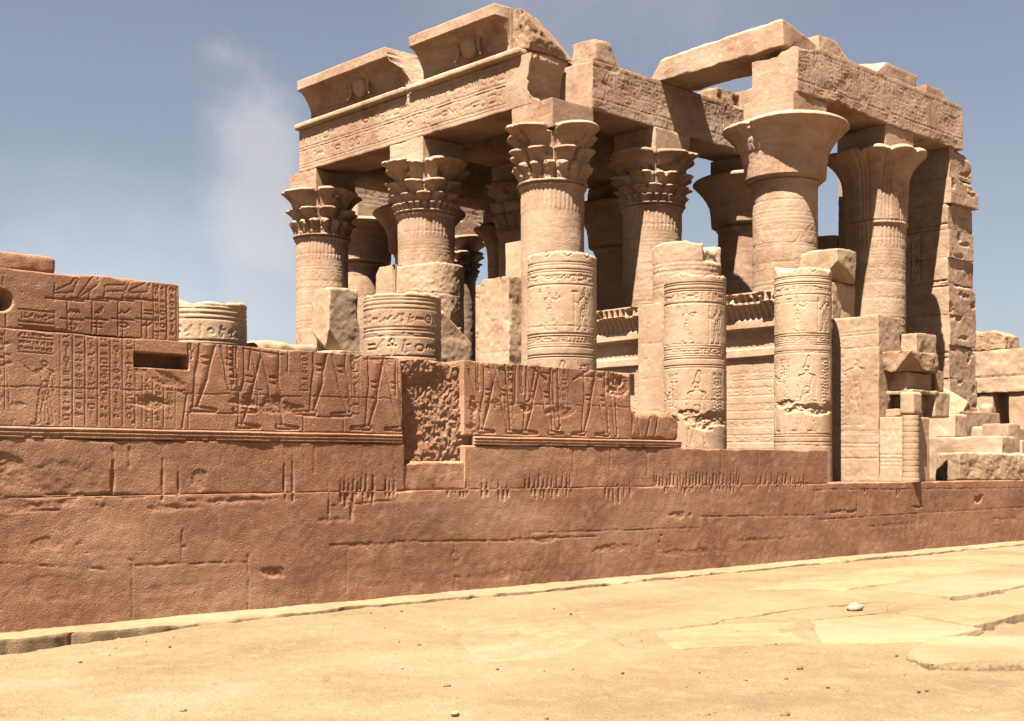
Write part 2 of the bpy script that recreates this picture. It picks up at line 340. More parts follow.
# ------------------------------------------------------------------ turned stone (columns)
def turned(name, cx, cy, z0, z1, rfun, mat, parent=None, res=0.04, nth=None, amp=0.008, seed=0, topfun=None, canvas=None, cap=True, rmean=1.0, capdip=0.0, clip=False):
    nt = nth or int(2 * math.pi * rmean / res); nz_ = max(3, int((z1 - z0) / res) + 2)
    T = (np.arange(nt + 1) / nt * 2 * math.pi)[:, None] + np.zeros((1, nz_)); Z = np.linspace(z0, z1, nz_)[None, :] + np.zeros((nt + 1, 1))
    r = rfun(T, Z)
    if name == 'capital': r[:, 0] = .9
    ct, st = np.cos(T), np.sin(T)
    if canvas is not None: r = r + canvas.sample(T * rmean, Z)
    P0 = np.stack([ct * rmean * 1.0 + cx, st * rmean + cy, Z], -1)
    r = r + amp * fbm(P0, 0.5, seed, 3) + amp * 0.4 * noise(P0, 0.1, seed + 5)
    if topfun is not None:
        tz = topfun(T); Z = np.minimum(z0 + (Z - z0) * (z1 + .35 - z0) / (z1 - z0), tz) if clip else z0 + (Z - z0) * (tz - z0) / (z1 - z0)
        edge = np.clip(1 - (tz - Z) / 0.06, 0, 1); r = r - 0.04 * edge ** 2
    P = np.stack([cx + ct * r, cy + st * r, Z], -1); P[-1] = P[0]
    V = [P.reshape(-1, 3)]; F = [gridfaces(nt + 1, nz_, 0)]; nb = (nt + 1) * nz_
    if cap:
        k = 7; w = np.linspace(1, 0, k)[None, :, None]; ring = P[:, -1][:, None, :]; cen = np.array([cx, cy, P[:, -1, 2].mean() - capdip])
        C = cen + (ring - cen) * w
        if topfun is not None: C[..., 2] += 0.06 * fbm(C, 0.4, seed + 9, 3) * (1 - w[..., 0] ** 4)
        V.append(C.reshape(-1, 3)); F.append(gridfaces(nt + 1, k, nb))
    return mesh(name, np.concatenate(V), np.concatenate(F), mat, parent)
def lobe(T, N, ph=0.0, p=0.5): return np.abs(np.cos(N * T / 2 + ph)) ** p

FLOOR = -0.42
def hall_shaft(parent, cx, cy, z0, z1, seed, kind, res=0.04):
    rm = 1.09; C = Canvas(0, 2 * math.pi * rm, z0, z1, 0.022, seed, .12 if seed == 50 else 1.0); rn = C.rnd
    zz = z1 - 0.1 if kind != 'palm' else z1
    for k in range(5): C.seg(0, z1 - 1.0 - k * 0.13, 6.9, z1 - 1.0 - k * 0.13, 0.022, 0.009)
    a = z1 - 1.75
    for k in range(9):      # row of rounded cartouche-like emblems
        x = 0.1 + k * 0.76; C.line([(x + .33 + .33 * math.cos(q * .35), a - .1 + .34 * math.sin(q * .35)) for q in range(9, 19)], 0.022, 0.018); C.sunk([], 0.022, 0.03, [(x + .33, a - .02, .13, .2)]); C.sunk([(x + .12, a - .2, .04, x + .12, a + .12, .05)], .018, .03); C.sunk([(x + .54, a - .2, .04, x + .54, a + .12, .05)], .018, .03)
    C.seg(0, a - .42, 6.9, a - .42, .03, .018); C.seg(0, a - .5, 6.9, a - .5, .03, .018)
    for k in (0, 5): C.seg(0, a - 1.3 - k * .07, 6.9, a - 1.3 - k * .07, .02, .009)
    for k in range(22): C.glyph(k * .31, a - 1.2, .3, .018)
    C.textrow(0, 6.85, a - 2.1, a - 1.8, .018)
    for k in range(5): C.figure(.5 + k * 1.37, a - 4.2, 1.95, 1 if k % 2 else -1, d=.025)
    C.textrow(0, 6.85, a - 4.7, a - 4.3, .018)
    zj = z1 - rn.uniform(.6, .9)
    while zj > z0: C.joint(0, zj, 6.9, zj, w=.028, d=.02, wob=.006); C.joint(rn.uniform(0, 6), zj, rn.uniform(0, 6), zj, w=.03, d=.02); zj -= rn.uniform(.95, 1.15)
    def rf(T, Z):
        r = rm + 0.015 * (z1 - Z) / 8 + 0 * T
        if kind != 'bell':
            g = sm(z1 - .95, z1 - .86, Z)
            r = r + g * (0.035 * lobe(T, 44, 0, .7) - 0.02)
        for zc, hh, dd in ((z1 - .06, .07, .07),): r = r + dd * np.exp(-((Z - zc) / hh) ** 4)
        return r
    return turned('shaft', cx, cy, z0, z1, rf, M_hall, parent, res=res, seed=seed, canvas=C, rmean=rm, cap=True)
def capital(parent, cx, cy, z0, z1, kind, seed, phase=0.0, res=0.03):
    H = z1 - z0
    if kind == 'composite' or kind == 'lotus':
        if kind == 'composite': tiers = [(0, .05, 1.22, 1.24, 1, 0), (.05, .36, 1.16, 1.42, 16, .5), (.36, .60, 1.22, 1.58, 8, .6), (.60, 1, 1.28, 1.88, 4, .6)]
        else: tiers = [(0, .05, 1.22, 1.24, 1, 0), (.05, .19, 1.16, 1.36, 28, .6), (.19, .36, 1.16, 1.50, 12, .6), (.36, .60, 1.20, 1.64, 8, .6), (.60, 1, 1.26, 1.94, 4, .6)]
        def rf(T, Z):
            t = (Z - z0) / H; r = np.full(T.shape, 1.14)
            P = np.stack([np.cos(T) * 1.5, np.sin(T) * 1.5, Z], -1)
            for k, (a, b, r0, r1, N, p) in enumerate(tiers):
                s_ = np.clip((t - a) / (b - a), 0, 1); core = r0 - (.16 if N == 4 else .07); last = b == 1
                ph = 0 if N == 4 else (math.pi / 2 if N == 8 else k * .8)
                w_ = s_ / (.82 if last else .8); rr = r0 + (r1 - r0) * (np.clip(w_, 0, 1) ** 2.0); top = np.clip(w_ - 1, 0, 1) / (.22 if last else .25)
                rr = rr - (.34 if last else .14) * (1 - np.sqrt(np.clip(1 - top ** 2, 0, 1)))
                L = lobe(T, N, ph, p) if p else 1 + 0 * T
                q = core + (rr - core) * (0.10 + 0.90 * L) - .04 * (1 - L)
                if N == 4: q = q + .09 * np.exp(-(1 - lobe(T, 4, math.pi / 2, 1)) / .003) * (s_ < .8)      # thin stem between the lobes
                if N == 8: q = q - .04 * np.exp(-((lobe(T, 8, ph, 1) - .6) / .08) ** 2) * s_
                if 12 <= N <= 28: q = q + .045 * noise(P, .11, seed + 3) + .02 * noise(P, .05, seed + 4)
                m = (t >= a) & (t <= b); r = np.where(m, q, r)
            n = fbm(P + seed, .55, seed, 4)
            return r - 0.8 * np.clip(n - .18, 0, .35) * sm(.15, .6, t) + .02 * fbm(P, .15, seed + 8, 3)
        def tf(T): return z1 + 0.05 * np.sin(3 * T + seed) - .05
    elif kind == 'palm':
        def rf(T, Z):
            t = (Z - z0) / H; r = 1.16 + 0.10 * t + 0.62 * np.clip((t - .45) / .48, 0, 1) ** 2.6; r = r - .40 * (1 - np.sqrt(np.clip(1 - (np.clip(t - .93, 0, 1) / .07) ** 2, 0, 1)))
            L = lobe(T, 10, phase, .35)
            r = r - (0.05 + .12 * t ** 3) * (1 - L) - 0.03 * np.exp(-((L - .8) / .06) ** 2)
            return r
        def tf(T): return z1 - 0.14 + 0.14 * lobe(T, 10, phase, .5)
    else:
        def rf(T, Z):
            t = (Z - z0) / H; R1 = 2.18
            r = 1.36 + 0.10 * t + (R1 - 1.50) * np.clip((t - .2) / .70, 0, 1) ** 2.4; r = r - .5 * (1 - np.sqrt(np.clip(1 - (np.clip(t - .90, 0, 1) / .10) ** 2, 0, 1)))
            r = np.where(t < .04, 1.28, r); r = r - .05 * np.exp(-((t - .97) / .02) ** 2) * 0
            P = np.stack([np.cos(T) * r, np.sin(T) * r, Z], -1)
            n = fbm(P + seed * 1.7, 1.3, seed, 4)
            g = np.abs(((t * 1.0 - .46) / .012)) < 1
            r = r - .02 * g
            brk = np.exp(-((np.mod(T - 3.05 + math.pi, 2 * math.pi) - math.pi) / .42) ** 2) * sm(.5, .95, t) if kind == 'broken_bell' else 0
            return r - 0.30 * brk * (1 + .5 * fbm(P, .3, 8, 3)) - 0.10 * np.clip(n - .35, 0, 1) * sm(.7, 1, t)
        def tf(T): return z1 + 0.02 * np.sin(2 * T) + 0 * T
    C = Canvas(0, 9.5, z0, z1, 0.03, seed)
    if 'bell' in kind:
        for k in range(28): C.seg(k * .34, z0 + .1, k * .34, z0 + H * .42, .02, .016)
        C.seg(0, z0 + H * .44, 9.5, z0 + H * .44, .03, .02)
        for k in range(9): C.joint(k * 1.1, z0, k * 1.1 + .05, z0 + H * .44, d=.015)
        for k in range(14): C.line([(k * .68, z0 + H * .46), (k * .68 + .17, z0 + H * .62), (k * .68 + .34, z0 + H * .80), (k * .68 + .51, z0 + H * .62), (k * .68 + .68, z0 + H * .46)], .022, .014); C.sunk([], .02, .03, [(k * .68 + .34, z0 + H * .55, .09, .14)])
    return turned('capital', cx, cy, z0, z1, rf, M_hall, parent, res=res, seed=seed, topfun=tf, canvas=C if 'bell' in kind else None, rmean=1.5, amp=.012, capdip=.05)

ZC = 11.62; ZA = 12.36; ZT = 14.10      # lip of the capitals, underside and top of the architraves
def hall_column(R, n, kind, label, seed, zneck=9.6, res=0.04, phase=0.0, abacus=True, zbase=FLOOR, ztop=ZC):
    t = empty('hall_column', (R, n, zbase), label, 'column', 'tall columns of the roofed hall')
    if kind == 'palm': zneck = 8.95
    hall_shaft(t, R, n, zbase, zneck, seed, 'bell' if 'bell' in kind else kind, res)
    capital(t, R, n, zneck, ztop, kind, seed, phase, res=res * .8)
    if abacus:
        C = Canvas(n - 1, n + 1, ztop - .1, ZA, .03, seed); C.textrow(n - .9, n + .9, ztop + .2, ZA - .1, .012)
        block('abacus', (R - 1.0, n - 1.0, ztop - .25), (R + 1.0, n + 1.0, ZA - .004), M_hall, t, res=.05, chip=.14, seed=seed + 1, relief={(0, 0): C})
    return t

# ================================================================== SETTING: ground
def ground_z(R, n):
    P = np.stack([R, n, 0 * R], -1)
    z = -2.255 - 0.15 * (1 - sm(5.5, 10.5, R)) * sm(11, 16, n) + 0.02 * fbm(P, 3.0, 2, 3)
    return z
def make_ground():
    def axis(a, b, st, far0, far1):
        core = np.arange(a, b, st); L = [core[0] - st]; s_ = st
        while L[-1] > far0: s_ *= 1.22; L.append(L[-1] - s_)
        H_ = [core[-1] + st]; s_ = st
        while H_[-1] < far1: s_ *= 1.22; H_.append(H_[-1] + s_)
        return np.concatenate([L[::-1], core, H_])
    X = axis(3, 30, 0.035, -900, 1500); Y = axis(3, 17.2, 0.035, -900, 1500)
    R, n = np.meshgrid(X, Y, indexing='ij'); P = np.stack([R, n, 0 * R], -1)
    z = ground_z(R, n)
    Q = np.stack([R * .9 + n * .35, (n * 1.0 - R * .35) * 3.0, 0 * R], -1)
    z += 0.022 * fbm(Q, 1.3, 5, 5, .6) + 0.009 * fbm(P, .22, 9, 4, .6)
    for (x0, y0, x1, y1, w_, d_) in ((14.75, 7.93, 16.45, 8.14, .10, .16), (16.6, 8.24, 18.9, 8.45, .13, .22), (20.1, 10.34, 21.9, 10.34, .09, .16), (15.6, 9.9, 16.3, 10.2, .05, .08), (17.3, 11.2, 18.8, 10.95, .05, .07), (11.9, 10.5, 12.3, 11.05, .04, .06), (12.6, 11.2, 14.6, 11.15, .04, .06)):
        dx, dy = x1 - x0, y1 - y0; t = np.clip(((R - x0) * dx + (n - y0) * dy) / (dx * dx + dy * dy), 0, 1)
        z -= d_ * sm(1, .3, np.hypot(R - x0 - t * dx, n - y0 - t * dy) / w_ + .35 * noise(P, .12, 6)) * (noise(P, .35, 8) > -.5)
    g = np.clip(noise(P, .09, 21) - .62, 0, 1); z += .06 * g
    far = np.maximum(sm(30, 60, np.abs(R - 16)), sm(25, 60, np.abs(n - 10)))
    z -= far * 0.3
    z = np.where((n > 17.4) & (R < 900), z - 0.4, z)
    V = np.stack([R, n, z], -1)
    o = mesh('ground', V, gridfaces(len(X), len(Y)), M_ground); tag(o, kind='structure')
make_ground()
# worn paving: low flat slabs whose broken edges come out of the sand
def slab_poly(pts, top, th, seed, rag=0.16):
    import mathutils
    pts = np.array(pts, float); out = []
    for a, b in zip(pts, np.roll(pts, -1, 0)):
        L = np.hypot(*(b - a)); k = max(2, int(L / .05))
        for i in range(k): out.append(a + (b - a) * i / k)
    out = np.array(out); P = np.stack([out[:, 0], out[:, 1], 0 * out[:, 0] + seed], -1)
    out = out + np.stack([fbm(P, 1.1, seed, 4, .5), fbm(P, 1.1, seed + 3, 4, .5)], -1) * rag * 1.2
    return out
def ring_mesh(name, ring, top, th, mat, parent=None, seed=0, tilt=(0, 0)):
    c = ring.mean(0); N = len(ring); ks = [1, .985, .95, .85, .7, .5, .25, .0]; V = []
    def zt(p): return top + (p[:, 0] - c[0]) * tilt[0] + (p[:, 1] - c[1]) * tilt[1]
    lv = []
    low = ring.copy(); lv.append(np.concatenate([low, (zt(low) - th)[:, None]], 1))
    lv.append(np.concatenate([ring, (zt(ring) - .015)[:, None]], 1))
    for k in ks[1:]:
        p = c + (ring - c) * k; P = np.stack([p[:, 0], p[:, 1], 0 * p[:, 0]], -1)
        lv.append(np.concatenate([p, (zt(p) + .005 * fbm(P, .4, seed, 3))[:, None]], 1))
    V = np.stack(lv, 1); V = np.concatenate([V, V[:1]], 0)
    return mesh(name, V, gridfaces(N + 1, len(lv), 0, flip=False), mat, parent)
pv = empty('pavement', (17, 10, -2.25), kind='structure')
slabs = [
    ([(14.7, 8.0), (16.5, 8.25), (17.4, 9.9), (15.6, 10.3), (13.9, 9.0)], -2.222, .3, (0.0, -0.004)),
    ([(16.5, 8.32), (18.6, 8.5), (20.5, 8.7), (20.2, 10.2), (17.5, 10.0)], -2.205, .3, (0, -0.01)),
    ([(20.0, 10.42), (22.2, 10.40), (24.5, 10.7), (24.2, 12.6), (20.6, 12.2)], -2.21, .3, (0, -.01)),
    ([(12.2, 9.9), (13.8, 9.2), (15.4, 10.4), (14.5, 11.0), (12.9, 10.9)], -2.243, .2, (0, 0)),
    ([(12.4, 11.25), (14.6, 11.2), (17.3, 11.3), (18.8, 10.95), (20.1, 12.3), (18.0, 13.6), (14.0, 13.4)], -2.236, .2, (0, .0)),
    ([(9.6, 10.9), (10.5, 10.5), (12.2, 11.15), (13.4, 13.0), (11.4, 13.2)], -2.246, .2, (0, 0)),
    ([(15.7, 10.45), (17.5, 10.15), (18.7, 10.8), (17.3, 11.15), (15.6, 11.0)], -2.240, .2, (0, 0)),
    ([(20.2, 12.5), (24.4, 12.8), (28.0, 13.0), (27.6, 14.6), (22.0, 14.4), (19.0, 13.8)], -2.238, .2, (0, 0)),
    ([(22.4, 10.3), (22.6, 8.8), (26.5, 9.2), (28.5, 10.9), (24.8, 10.6)], -2.238, .2, (0, 0)),
    ([(28.3, 11.2), (33.0, 12.0), (33.0, 14.8), (28.2, 14.6)], -2.238, .2, (0, 0)),
]
for k, (pts, top, th, tl) in enumerate(slabs):
    ring_mesh('paving_slab', slab_poly(pts, top, th, 3 + k), top, th, M_slab, pv, seed=k, tilt=tl)
# kerb along the foot of the wall
C = Canvas(1.5, 50, -2.7, -2.19, .02, 4)
for x in (5.1, 6.35, 7.2, 9.1, 10.9, 12.4, 14.2, 16.0, 18.8, 21.0, 23.5, 25.9, 28.0, 31, 34, 38): C.seg(x, -2.7, x, -2.1, .014, .025)
def kw(P):
    f = np.clip((17 - P[..., 1]) / .9, 0, 1); Q = P.copy(); Q[..., 2] *= 0; Q[..., 1] = 0
    P[..., 1] += f * (.14 * fbm(Q, 1.6, 41, 4) + 0.05 * noise(Q, .3, 4)); P[..., 2] += f * .02 * fbm(Q, .9, 7, 3) - f * .035 * np.clip(noise(Q, 1.1, 77) - .2, 0, 1); return P
o = block('kerb', (1.5, 16.12, -2.75), (50, 16.84, -2.20), M_kerb, res=.03, rnd=.02, chip=.10, amp=.012, seed=5, relief={(1, 0): C}, warp=kw, hid=6); tag(o, kind='structure')
# raised terrace the temple stands on
o = block('terrace', (-30, 18.1, -2.8), (120, 90, FLOOR - .005), M_floor, res=.6, rnd=.01, chip=0, amp=.02, amp2=0, seed=8, hid=2); tag(o, kind='structure')

# ================================================================== ENCLOSURE WALL
def wall_pt(px, py, n=16.8):       # where a ray of the survey photograph meets the plane of the wall
    u = (px - 512) / 1263; Zc = n / (0.72719 - 0.68643 * u); return 0.72719 * u * Zc + 0.68643 * Zc, (466 - py) / 1263 * Zc
ew = empty('enclosure_wall', (14, 17.2, -2.2), 'long reddish enclosure wall carved with striding figures, running along the path', 'wall')
def joints_from(C, horiz, vert, **k):
    for (a, b) in horiz: C.joint(*wall_pt(*a), *wall_pt(*b), **k)
    for (a, b) in vert: C.joint(*wall_pt(*a), *wall_pt(*b), **k)
# base courses
C = Canvas(1.5, 48, -2.6, FLOOR, .016, 11, .42)
k = dict(w=.013, d=.032, chips=.25, wob=.006)
joints_from(C, [((112, 566), (248, 562)), ((0, 563), (112, 570)), ((0, 512), (60, 510)), ((330, 545), (455, 541)), ((330, 506), (395, 500)), ((455, 542), (600, 536)), ((395, 541), (530, 541)),
                ((530, 533), (700, 528)), ((700, 517), (815, 515)), ((815, 520), (1024, 507)), ((815, 490), (1024, 488))],
               [((248, 555), (248, 612)), ((132, 560), (132, 618)), ((347, 550), (347, 600)), ((182, 530), (182, 556)), ((218, 512), (218, 530)), ((395, 500), (395, 541)), ((455, 542), (455, 590)),
                ((530, 540), (530, 533)), ((602, 534), (602, 572)), ((660, 530), (660, 568)), ((700, 490), (700, 527)), ((722, 528), (722, 560)), ((815, 487), (815, 520)), ((857, 488), (857, 516)), ((897, 487), (897, 515)),
                ((936, 485), (936, 510)), ((970, 484), (970, 508)), ((955, 512), (955, 540)), ((1010, 484), (1010, 508))], **k)
for (x, y, rx, ry, d) in ((275, 572, .28, .12, .05), (330, 520, .5, .05, .04), (365, 545, .8, .06, .03), (455, 560, .2, .15, .02), (680, 515, .5, .10, .06), (690, 553, 1.4, .10, .035), (980, 499, .35, .16, .10), (918, 507, .4, .04, .08),
                          (840, 512, .9, .05, .07), (610, 548, 1.0, .09, .04), (545, 540, .6, .06, .05), (760, 540, 2.0, .06, .03), (40, 545, .5, .12, .02), (170, 590, .6, .1, .02), (95, 495, .9, .06, .05), (240, 500, 1.0, .05, .05),
                          (20, 505, 1.2, .10, .05), (170, 508, .5, .06, .05), (895, 525, 1.5, .07, .03), (60, 590, .7, .2, .015), (500, 575, 1.2, .1, .02), (1000, 520, 1.2, .08, .03)):
    q = wall_pt(x, y); C.patch(q[0], q[1], rx, ry, d * (.55 if ry < .11 else 1), seed=int(x))
def tri_groove(C, x, y0, y1, w, d):
    r = C.rnd; x += r.uniform(-.8, .8); y0 += r.uniform(-3, 3); y1 += r.uniform(-3, 4); a = wall_pt(x, y0); b = wall_pt(x + r.uniform(-1.2, 1.2), y1); w *= r.uniform(.5, 1.15); d *= r.uniform(.7, 1.4)
    p = [(a[0] + (b[0] - a[0]) * t, a[1] + (b[1] - a[1]) * t) for t in (0, .25, .5, .8, 1)]
    for k_, (u_, v_) in enumerate(((.35, .3), (.7, .7), (1, 1), (.7, .8))): C.seg(*p[k_], *p[k_ + 1], w * u_, d * v_)
GR = [(341, 478, 500), (345, 475, 502), (349, 476, 500), (354, 474, 506), (358, 478, 498), (363, 475, 500), (368, 470, 498), (373, 468, 500), (387, 478, 494), (391, 476, 494), (395, 476, 494), (420, 470, 490), (424, 474, 492), (429, 470, 490),
      (448, 480, 494), (452, 478, 495), (456, 480, 495), (460, 478, 496), (464, 478, 498), (467, 480, 494), (483, 480, 496), (488, 480, 495), (499, 480, 496), (503, 482, 498), (508, 480, 498), (526, 476, 492), (531, 472, 494), (536, 474, 496),
      (541, 470, 494), (545, 476, 494), (549, 473, 494), (553, 476, 494), (558, 474, 493), (563, 470, 494), (567, 472, 492), (571, 468, 492), (329, 480, 522), (351, 490, 522), (285, 452, 500), (293, 450, 500), (114, 448, 494), (163, 448, 496), (178, 466, 496),
      (605, 480, 500), (609, 482, 500), (614, 484, 506), (619, 480, 503), (625, 484, 500), (630, 480, 498)] + [(655 + i * 3.3, 470 + (i * 7) % 5, 486 + (i * 11) % 5) for i in range(27)] + [(758 + i * 5, 474, 486 + i % 3) for i in range(6)] + [(788 + i * 4, 476, 486) for i in range(5)] + [(865, 486, 494), (868, 486, 496), (896, 486, 495), (900, 486, 495)]
for (x, a, b) in GR:
    if wall_pt(x, b)[1] < FLOOR: tri_groove(C, x, a, b, .040, .060)
block('base_courses', (1.5, 16.80, -2.6), (48, 18.2, FLOOR), M_wall, ew, res=.020, rnd=.012, chip=.04, amp=.012, amp2=.0022, seed=12, relief={(1, 0): C}, hid=8)
CT = .37
def course(r0, r1, seed, notch=()):
    C = Canvas(r0, r1, FLOOR, CT, .014, seed, .45)
    joints_from(C, [], [((x, 447), (x, 498)) for x in (113, 222, 305, 395, 470, 602, 735, 790)], w=.012, d=.02)
    for (x, y, rx, ry, d) in ((10, 470, .35, .35, .05), (60, 476, .7, .25, .02), (120, 500, .8, .08, .06), (200, 478, .15, .18, .03), (235, 498, .8, .06, .05), (540, 500, .5, .05, .03), (70, 498, 1.2, .07, .07)):
        q = wall_pt(x, y); C.patch(q[0], q[1], rx, ry, d, seed=int(x) + 5)
    for (x, a, b) in GR: tri_groove(C, x, a, b, .040, .060)
    for x in range(130, 820, 37): 
        if C.rnd.random() < .55: a = wall_pt(x, 448); b = wall_pt(x, 466 + C.rnd.uniform(0, 10)); C.seg(*a, *b, .03, .02)
    block('course', (r0, 16.815, FLOOR + .004), (r1, 17.8, CT), M_wall, ew, res=.018, rnd=.012, chip=.05, amp=.010, amp2=.002, seed=seed, relief={(1, 0): C}, hid=6)
course(1.5, 13.36, 13); course(14.72, 26.26, 14)
# the recess with rough blocks in it
C = Canvas(13.2, 15, FLOOR, 1.86, .012, 15); P = np.stack(np.broadcast_arrays(C.u0 + np.arange(C.nu)[:, None] * C.res, 0 * C.h, C.v0 + np.arange(C.nv)[None, :] * C.res), -1)
C.h[:] = .018 * fbm(P, .22, 5, 4, .7) + .016 * noise(P, .05, 8)
block('recess_filling', (13.2, 16.97, FLOOR), (14.95, 17.75, 1.85), M_redrough, ew, res=.014, rnd=.02, chip=.08, amp=.05, seed=16, relief={(1, 0): C}, rough=.04)
block('sill', (13.3, 16.82, FLOOR + .002), (14.78, 17.05, .09), M_wall, ew, res=.02, rnd=.03, chip=.1, amp=.03, seed=17, rough=.012, cuts=[((14, 16.84, .05), (0, -.6, 1))])
# moulding bands
def moulding(r0, r1, seed):
    C = Canvas(r0, r1, CT, .53, .008, seed)
    for z in (.395, .45, .505): C.seg(r0, z, r1, z, .026, -.022)
    for _ in range(int((r1 - r0) / .8)):
        x = C.rnd.uniform(r0, r1); C.patch(x, CT + .03, .1, .05, .02, seed=int(x * 9))
    block('moulding', (r0, 16.825, CT + .003), (r1, 17.75, .53), M_wall, ew, res=.014, rnd=.008, chip=.03, amp=.008, amp2=.002, seed=seed, relief={(1, 0): C}, hid=10)
moulding(1.5, 13.34, 18); moulding(14.95, 20.78, 19)
# relief blocks, lower left: text columns, small priest, striding legs
C = Canvas(1.5, 13.34, .533, 1.83, .009, 20, .40)
D = .025
for x0, x1 in zip((62, 74.5, 87, 99.5, 112, 124.5), (74, 86.5, 99, 111.5, 124, 136.5)):
    a = wall_pt(x0, 432)[0]; b = wall_pt(x1, 432)[0]; C.textcol(a, b, .56, 1.84, D, g=(b - a) * .62)
for x0, x1 in ((144, 154), (154.5, 165), (165.5, 177)):
    a = wall_pt(x0, 432)[0]; b = wall_pt(x1, 432)[0]; C.textcol(a, b, .56, 1.30, D, g=(b - a) * .62)
a = wall_pt(-40, 430)[0]; C.textcol(a, a + .16, .7, 1.8, D); C.textcol(wall_pt(-4, 430)[0], wall_pt(6, 430)[0], .75, 1.8, D, g=.11)
q = wall_pt(47, 427); C.figure(q[0], .56, .92, -1, d=.03, staff=False, crown=False, arm=1)
for k_ in range(5): C.seg(q[0] - .12 + k_ * .06, .6, q[0] - .06 + k_ * .03, .98, .010, .02)
for y in (337.5, 352):
    a = wall_pt(20, y); b = wall_pt(54, y); C.seg(*a, b[0], a[1], .010, D)
for r_ in (334, 342, 348):
    a = wall_pt(20, r_); b = wall_pt(54, r_); C.textrow(a[0], b[0], a[1] - .035, a[1] + .035, D, border=False)
def legs(C, px, base, f=1, H=2.62, pod=0):
    x = wall_pt(px, 430)[0]; d, so = .045, .055
    def c(*a): return [(x + f * p * H, base + q * H, r * H, x + f * u_ * H, base + v * H, w_ * H) for (p, q, r, u_, v, w_) in a]
    C.sunk(c((-.04, .54, .078, -.075, .30, .044), (-.075, .30, .040, -.10, .20, .046), (-.10, .20, .046, -.135, .045, .022), (-.15, .018, .020, -.01, .014, .013)), d, so)
    C.sunk(c((.06, .54, .080, .085, .30, .045), (.085, .30, .041, .10, .20, .046), (.10, .20, .046, .135, .045, .022), (.12, .018, .020, .26, .014, .013)), d, so)
    for a in (-.075, .085):
        k_ = x + f * a * H; C.seg(k_ - .06, base + .315 * H, k_ + .06, base + .31 * H, .012, .05); C.seg(k_ - .05, base + .28 * H, k_ + .05, base + .275 * H, .010, .05)
    C.seg(x + f * -.12 * H, base + .47 * H, x + f * .16 * H, base + .45 * H, .014, .03)
    for a_ in (-.17, .20):
        xa = x + f * a_ * H
        if abs(a_) < .18: C.sunk([(xa, base + .62 * H, .05, xa - .01, base + .36 * H, .036), (xa, base + .34 * H, .045, xa + .01, base + .31 * H, .04)], d, so)
legs(C, 218, .80); legs(C, 262, .56, 1); legs(C, 332, .80, -1); legs(C, 386, .58, -1)
for (a, b) in ((190, 243), (305, 345)):
    A = wall_pt(a, 430)[0]; B = wall_pt(b, 430)[0]; C.line([(A, .56), (A, .79), (B, .79), (B, .56)], .014, .03)
for (x, w_, z0_) in ((229, 9, 1.15), (302, 8, 1.2), (353, 8, .85)):
    A = wall_pt(x, 400)[0]; B = wall_pt(x + w_, 400)[0]; C.textcol(A, B, z0_, 1.83, .03, g=(B - A) * .7); C.seg(A, z0_, B, z0_, .012, .03)
for (x0, y0, x1, y1) in ((252, 345, 258, 378), (290, 350, 289, 372), (253, 345, 250, 370), (398, 358, 397, 395), (352, 362, 372, 350), (188, 395, 184, 428), (200, 350, 196, 372)):
    C.seg(*wall_pt(x0, y0), *wall_pt(x1, y1), .02, .03)
joints_from(C, [((0, 386), (187, 391)), ((187, 393), (400, 399))], [((4, 335), (14, 430)), ((138, 370), (137, 430)), ((259, 348), (259, 432))], w=.013, d=.025)
A = wall_pt(140, 366.5); B = wall_pt(187, 352)
C.rect(8.47, 1.42, 9.33, 1.635, 1.0)
for (x, y, rx, ry, d) in ((160, 376, .45, .14, .03), (152, 402, .4, .12, .06), (245, 402, .38, .10, .05), (275, 405, .25, .18, .045), (20, 405, .25, .07, .02), (300, 408, .3, .1, .03), (170, 382, .3, .1, .03)):
    q = wall_pt(x, y); C.patch(q[0], q[1], rx, ry, d, seed=int(x) + 9)
block('relief_block', (1.5, 16.84, .533), (13.34, 17.7, 1.83), M_wall, ew, res=.011, rnd=.010, chip=.04, amp=.008, amp2=.0012, seed=21, relief={(1, 0): C}, hid=10)
# upper left
C = Canvas(1.5, 9.18, 1.835, 2.68, .009, 22, .45)
for i, (x, k_) in enumerate(((62, 3), (87, 10), (113, 4), (137, 3))):
    q = wall_pt(x, 299); C.seg(q[0] - .2, q[1], q[0] + .34, q[1], .018, D); C.seg(q[0] + .1, q[1], q[0] + .1, 1.84, .014, D)
    xx, yy = q[0] - .02, q[1]
    if k_ == 10: C.sunk([(xx - .08, yy + .03, .02, xx + .15, yy + .25, .07), (xx + .17, yy + .3, .035, xx + .2, yy + .32, .03), (xx + .08, yy + .15, .02, xx + .08, yy + .02, .015)], D, .014)
    elif k_ == 4: C.sunk([(xx - .04, yy + .14, .05, xx + .2, yy + .17, .05), (xx - .04, yy + .14, .02, xx - .1, yy + .02, .015), (xx + .2, yy + .15, .02, xx + .22, yy + .01, .015), (xx + .22, yy + .18, .04, xx + .3, yy + .3, .025), (xx + .3, yy + .3, .03, xx + .37, yy + .29, .015)], D, .014)
    else: C.sunk([(xx - .05, yy + .1, .03, xx + .16, yy + .17, .07), (xx + .18, yy + .2, .04, xx + .24, yy + .29, .04), (xx + .1, yy + .12, .02, xx + .1, yy + .01, .015), (xx + .05, yy + .02, .012, xx + .2, yy + .02, .012)], D, .014)
    q2 = wall_pt(x + 9, 319); C.seg(q2[0] - .13, q2[1], q2[0] + .2, q2[1], .014, D); C.seg(q2[0] + .04, q2[1], q2[0] + .04, 1.84, .012, D); C.glyph(q2[0] - .05, q2[1] - .17, .18, D, kind=(5, 9, 6, 10)[i]); C.glyph(q2[0] - .02, q2[1] + .02, .18, D, kind=(0, 3, 10, 9)[i])
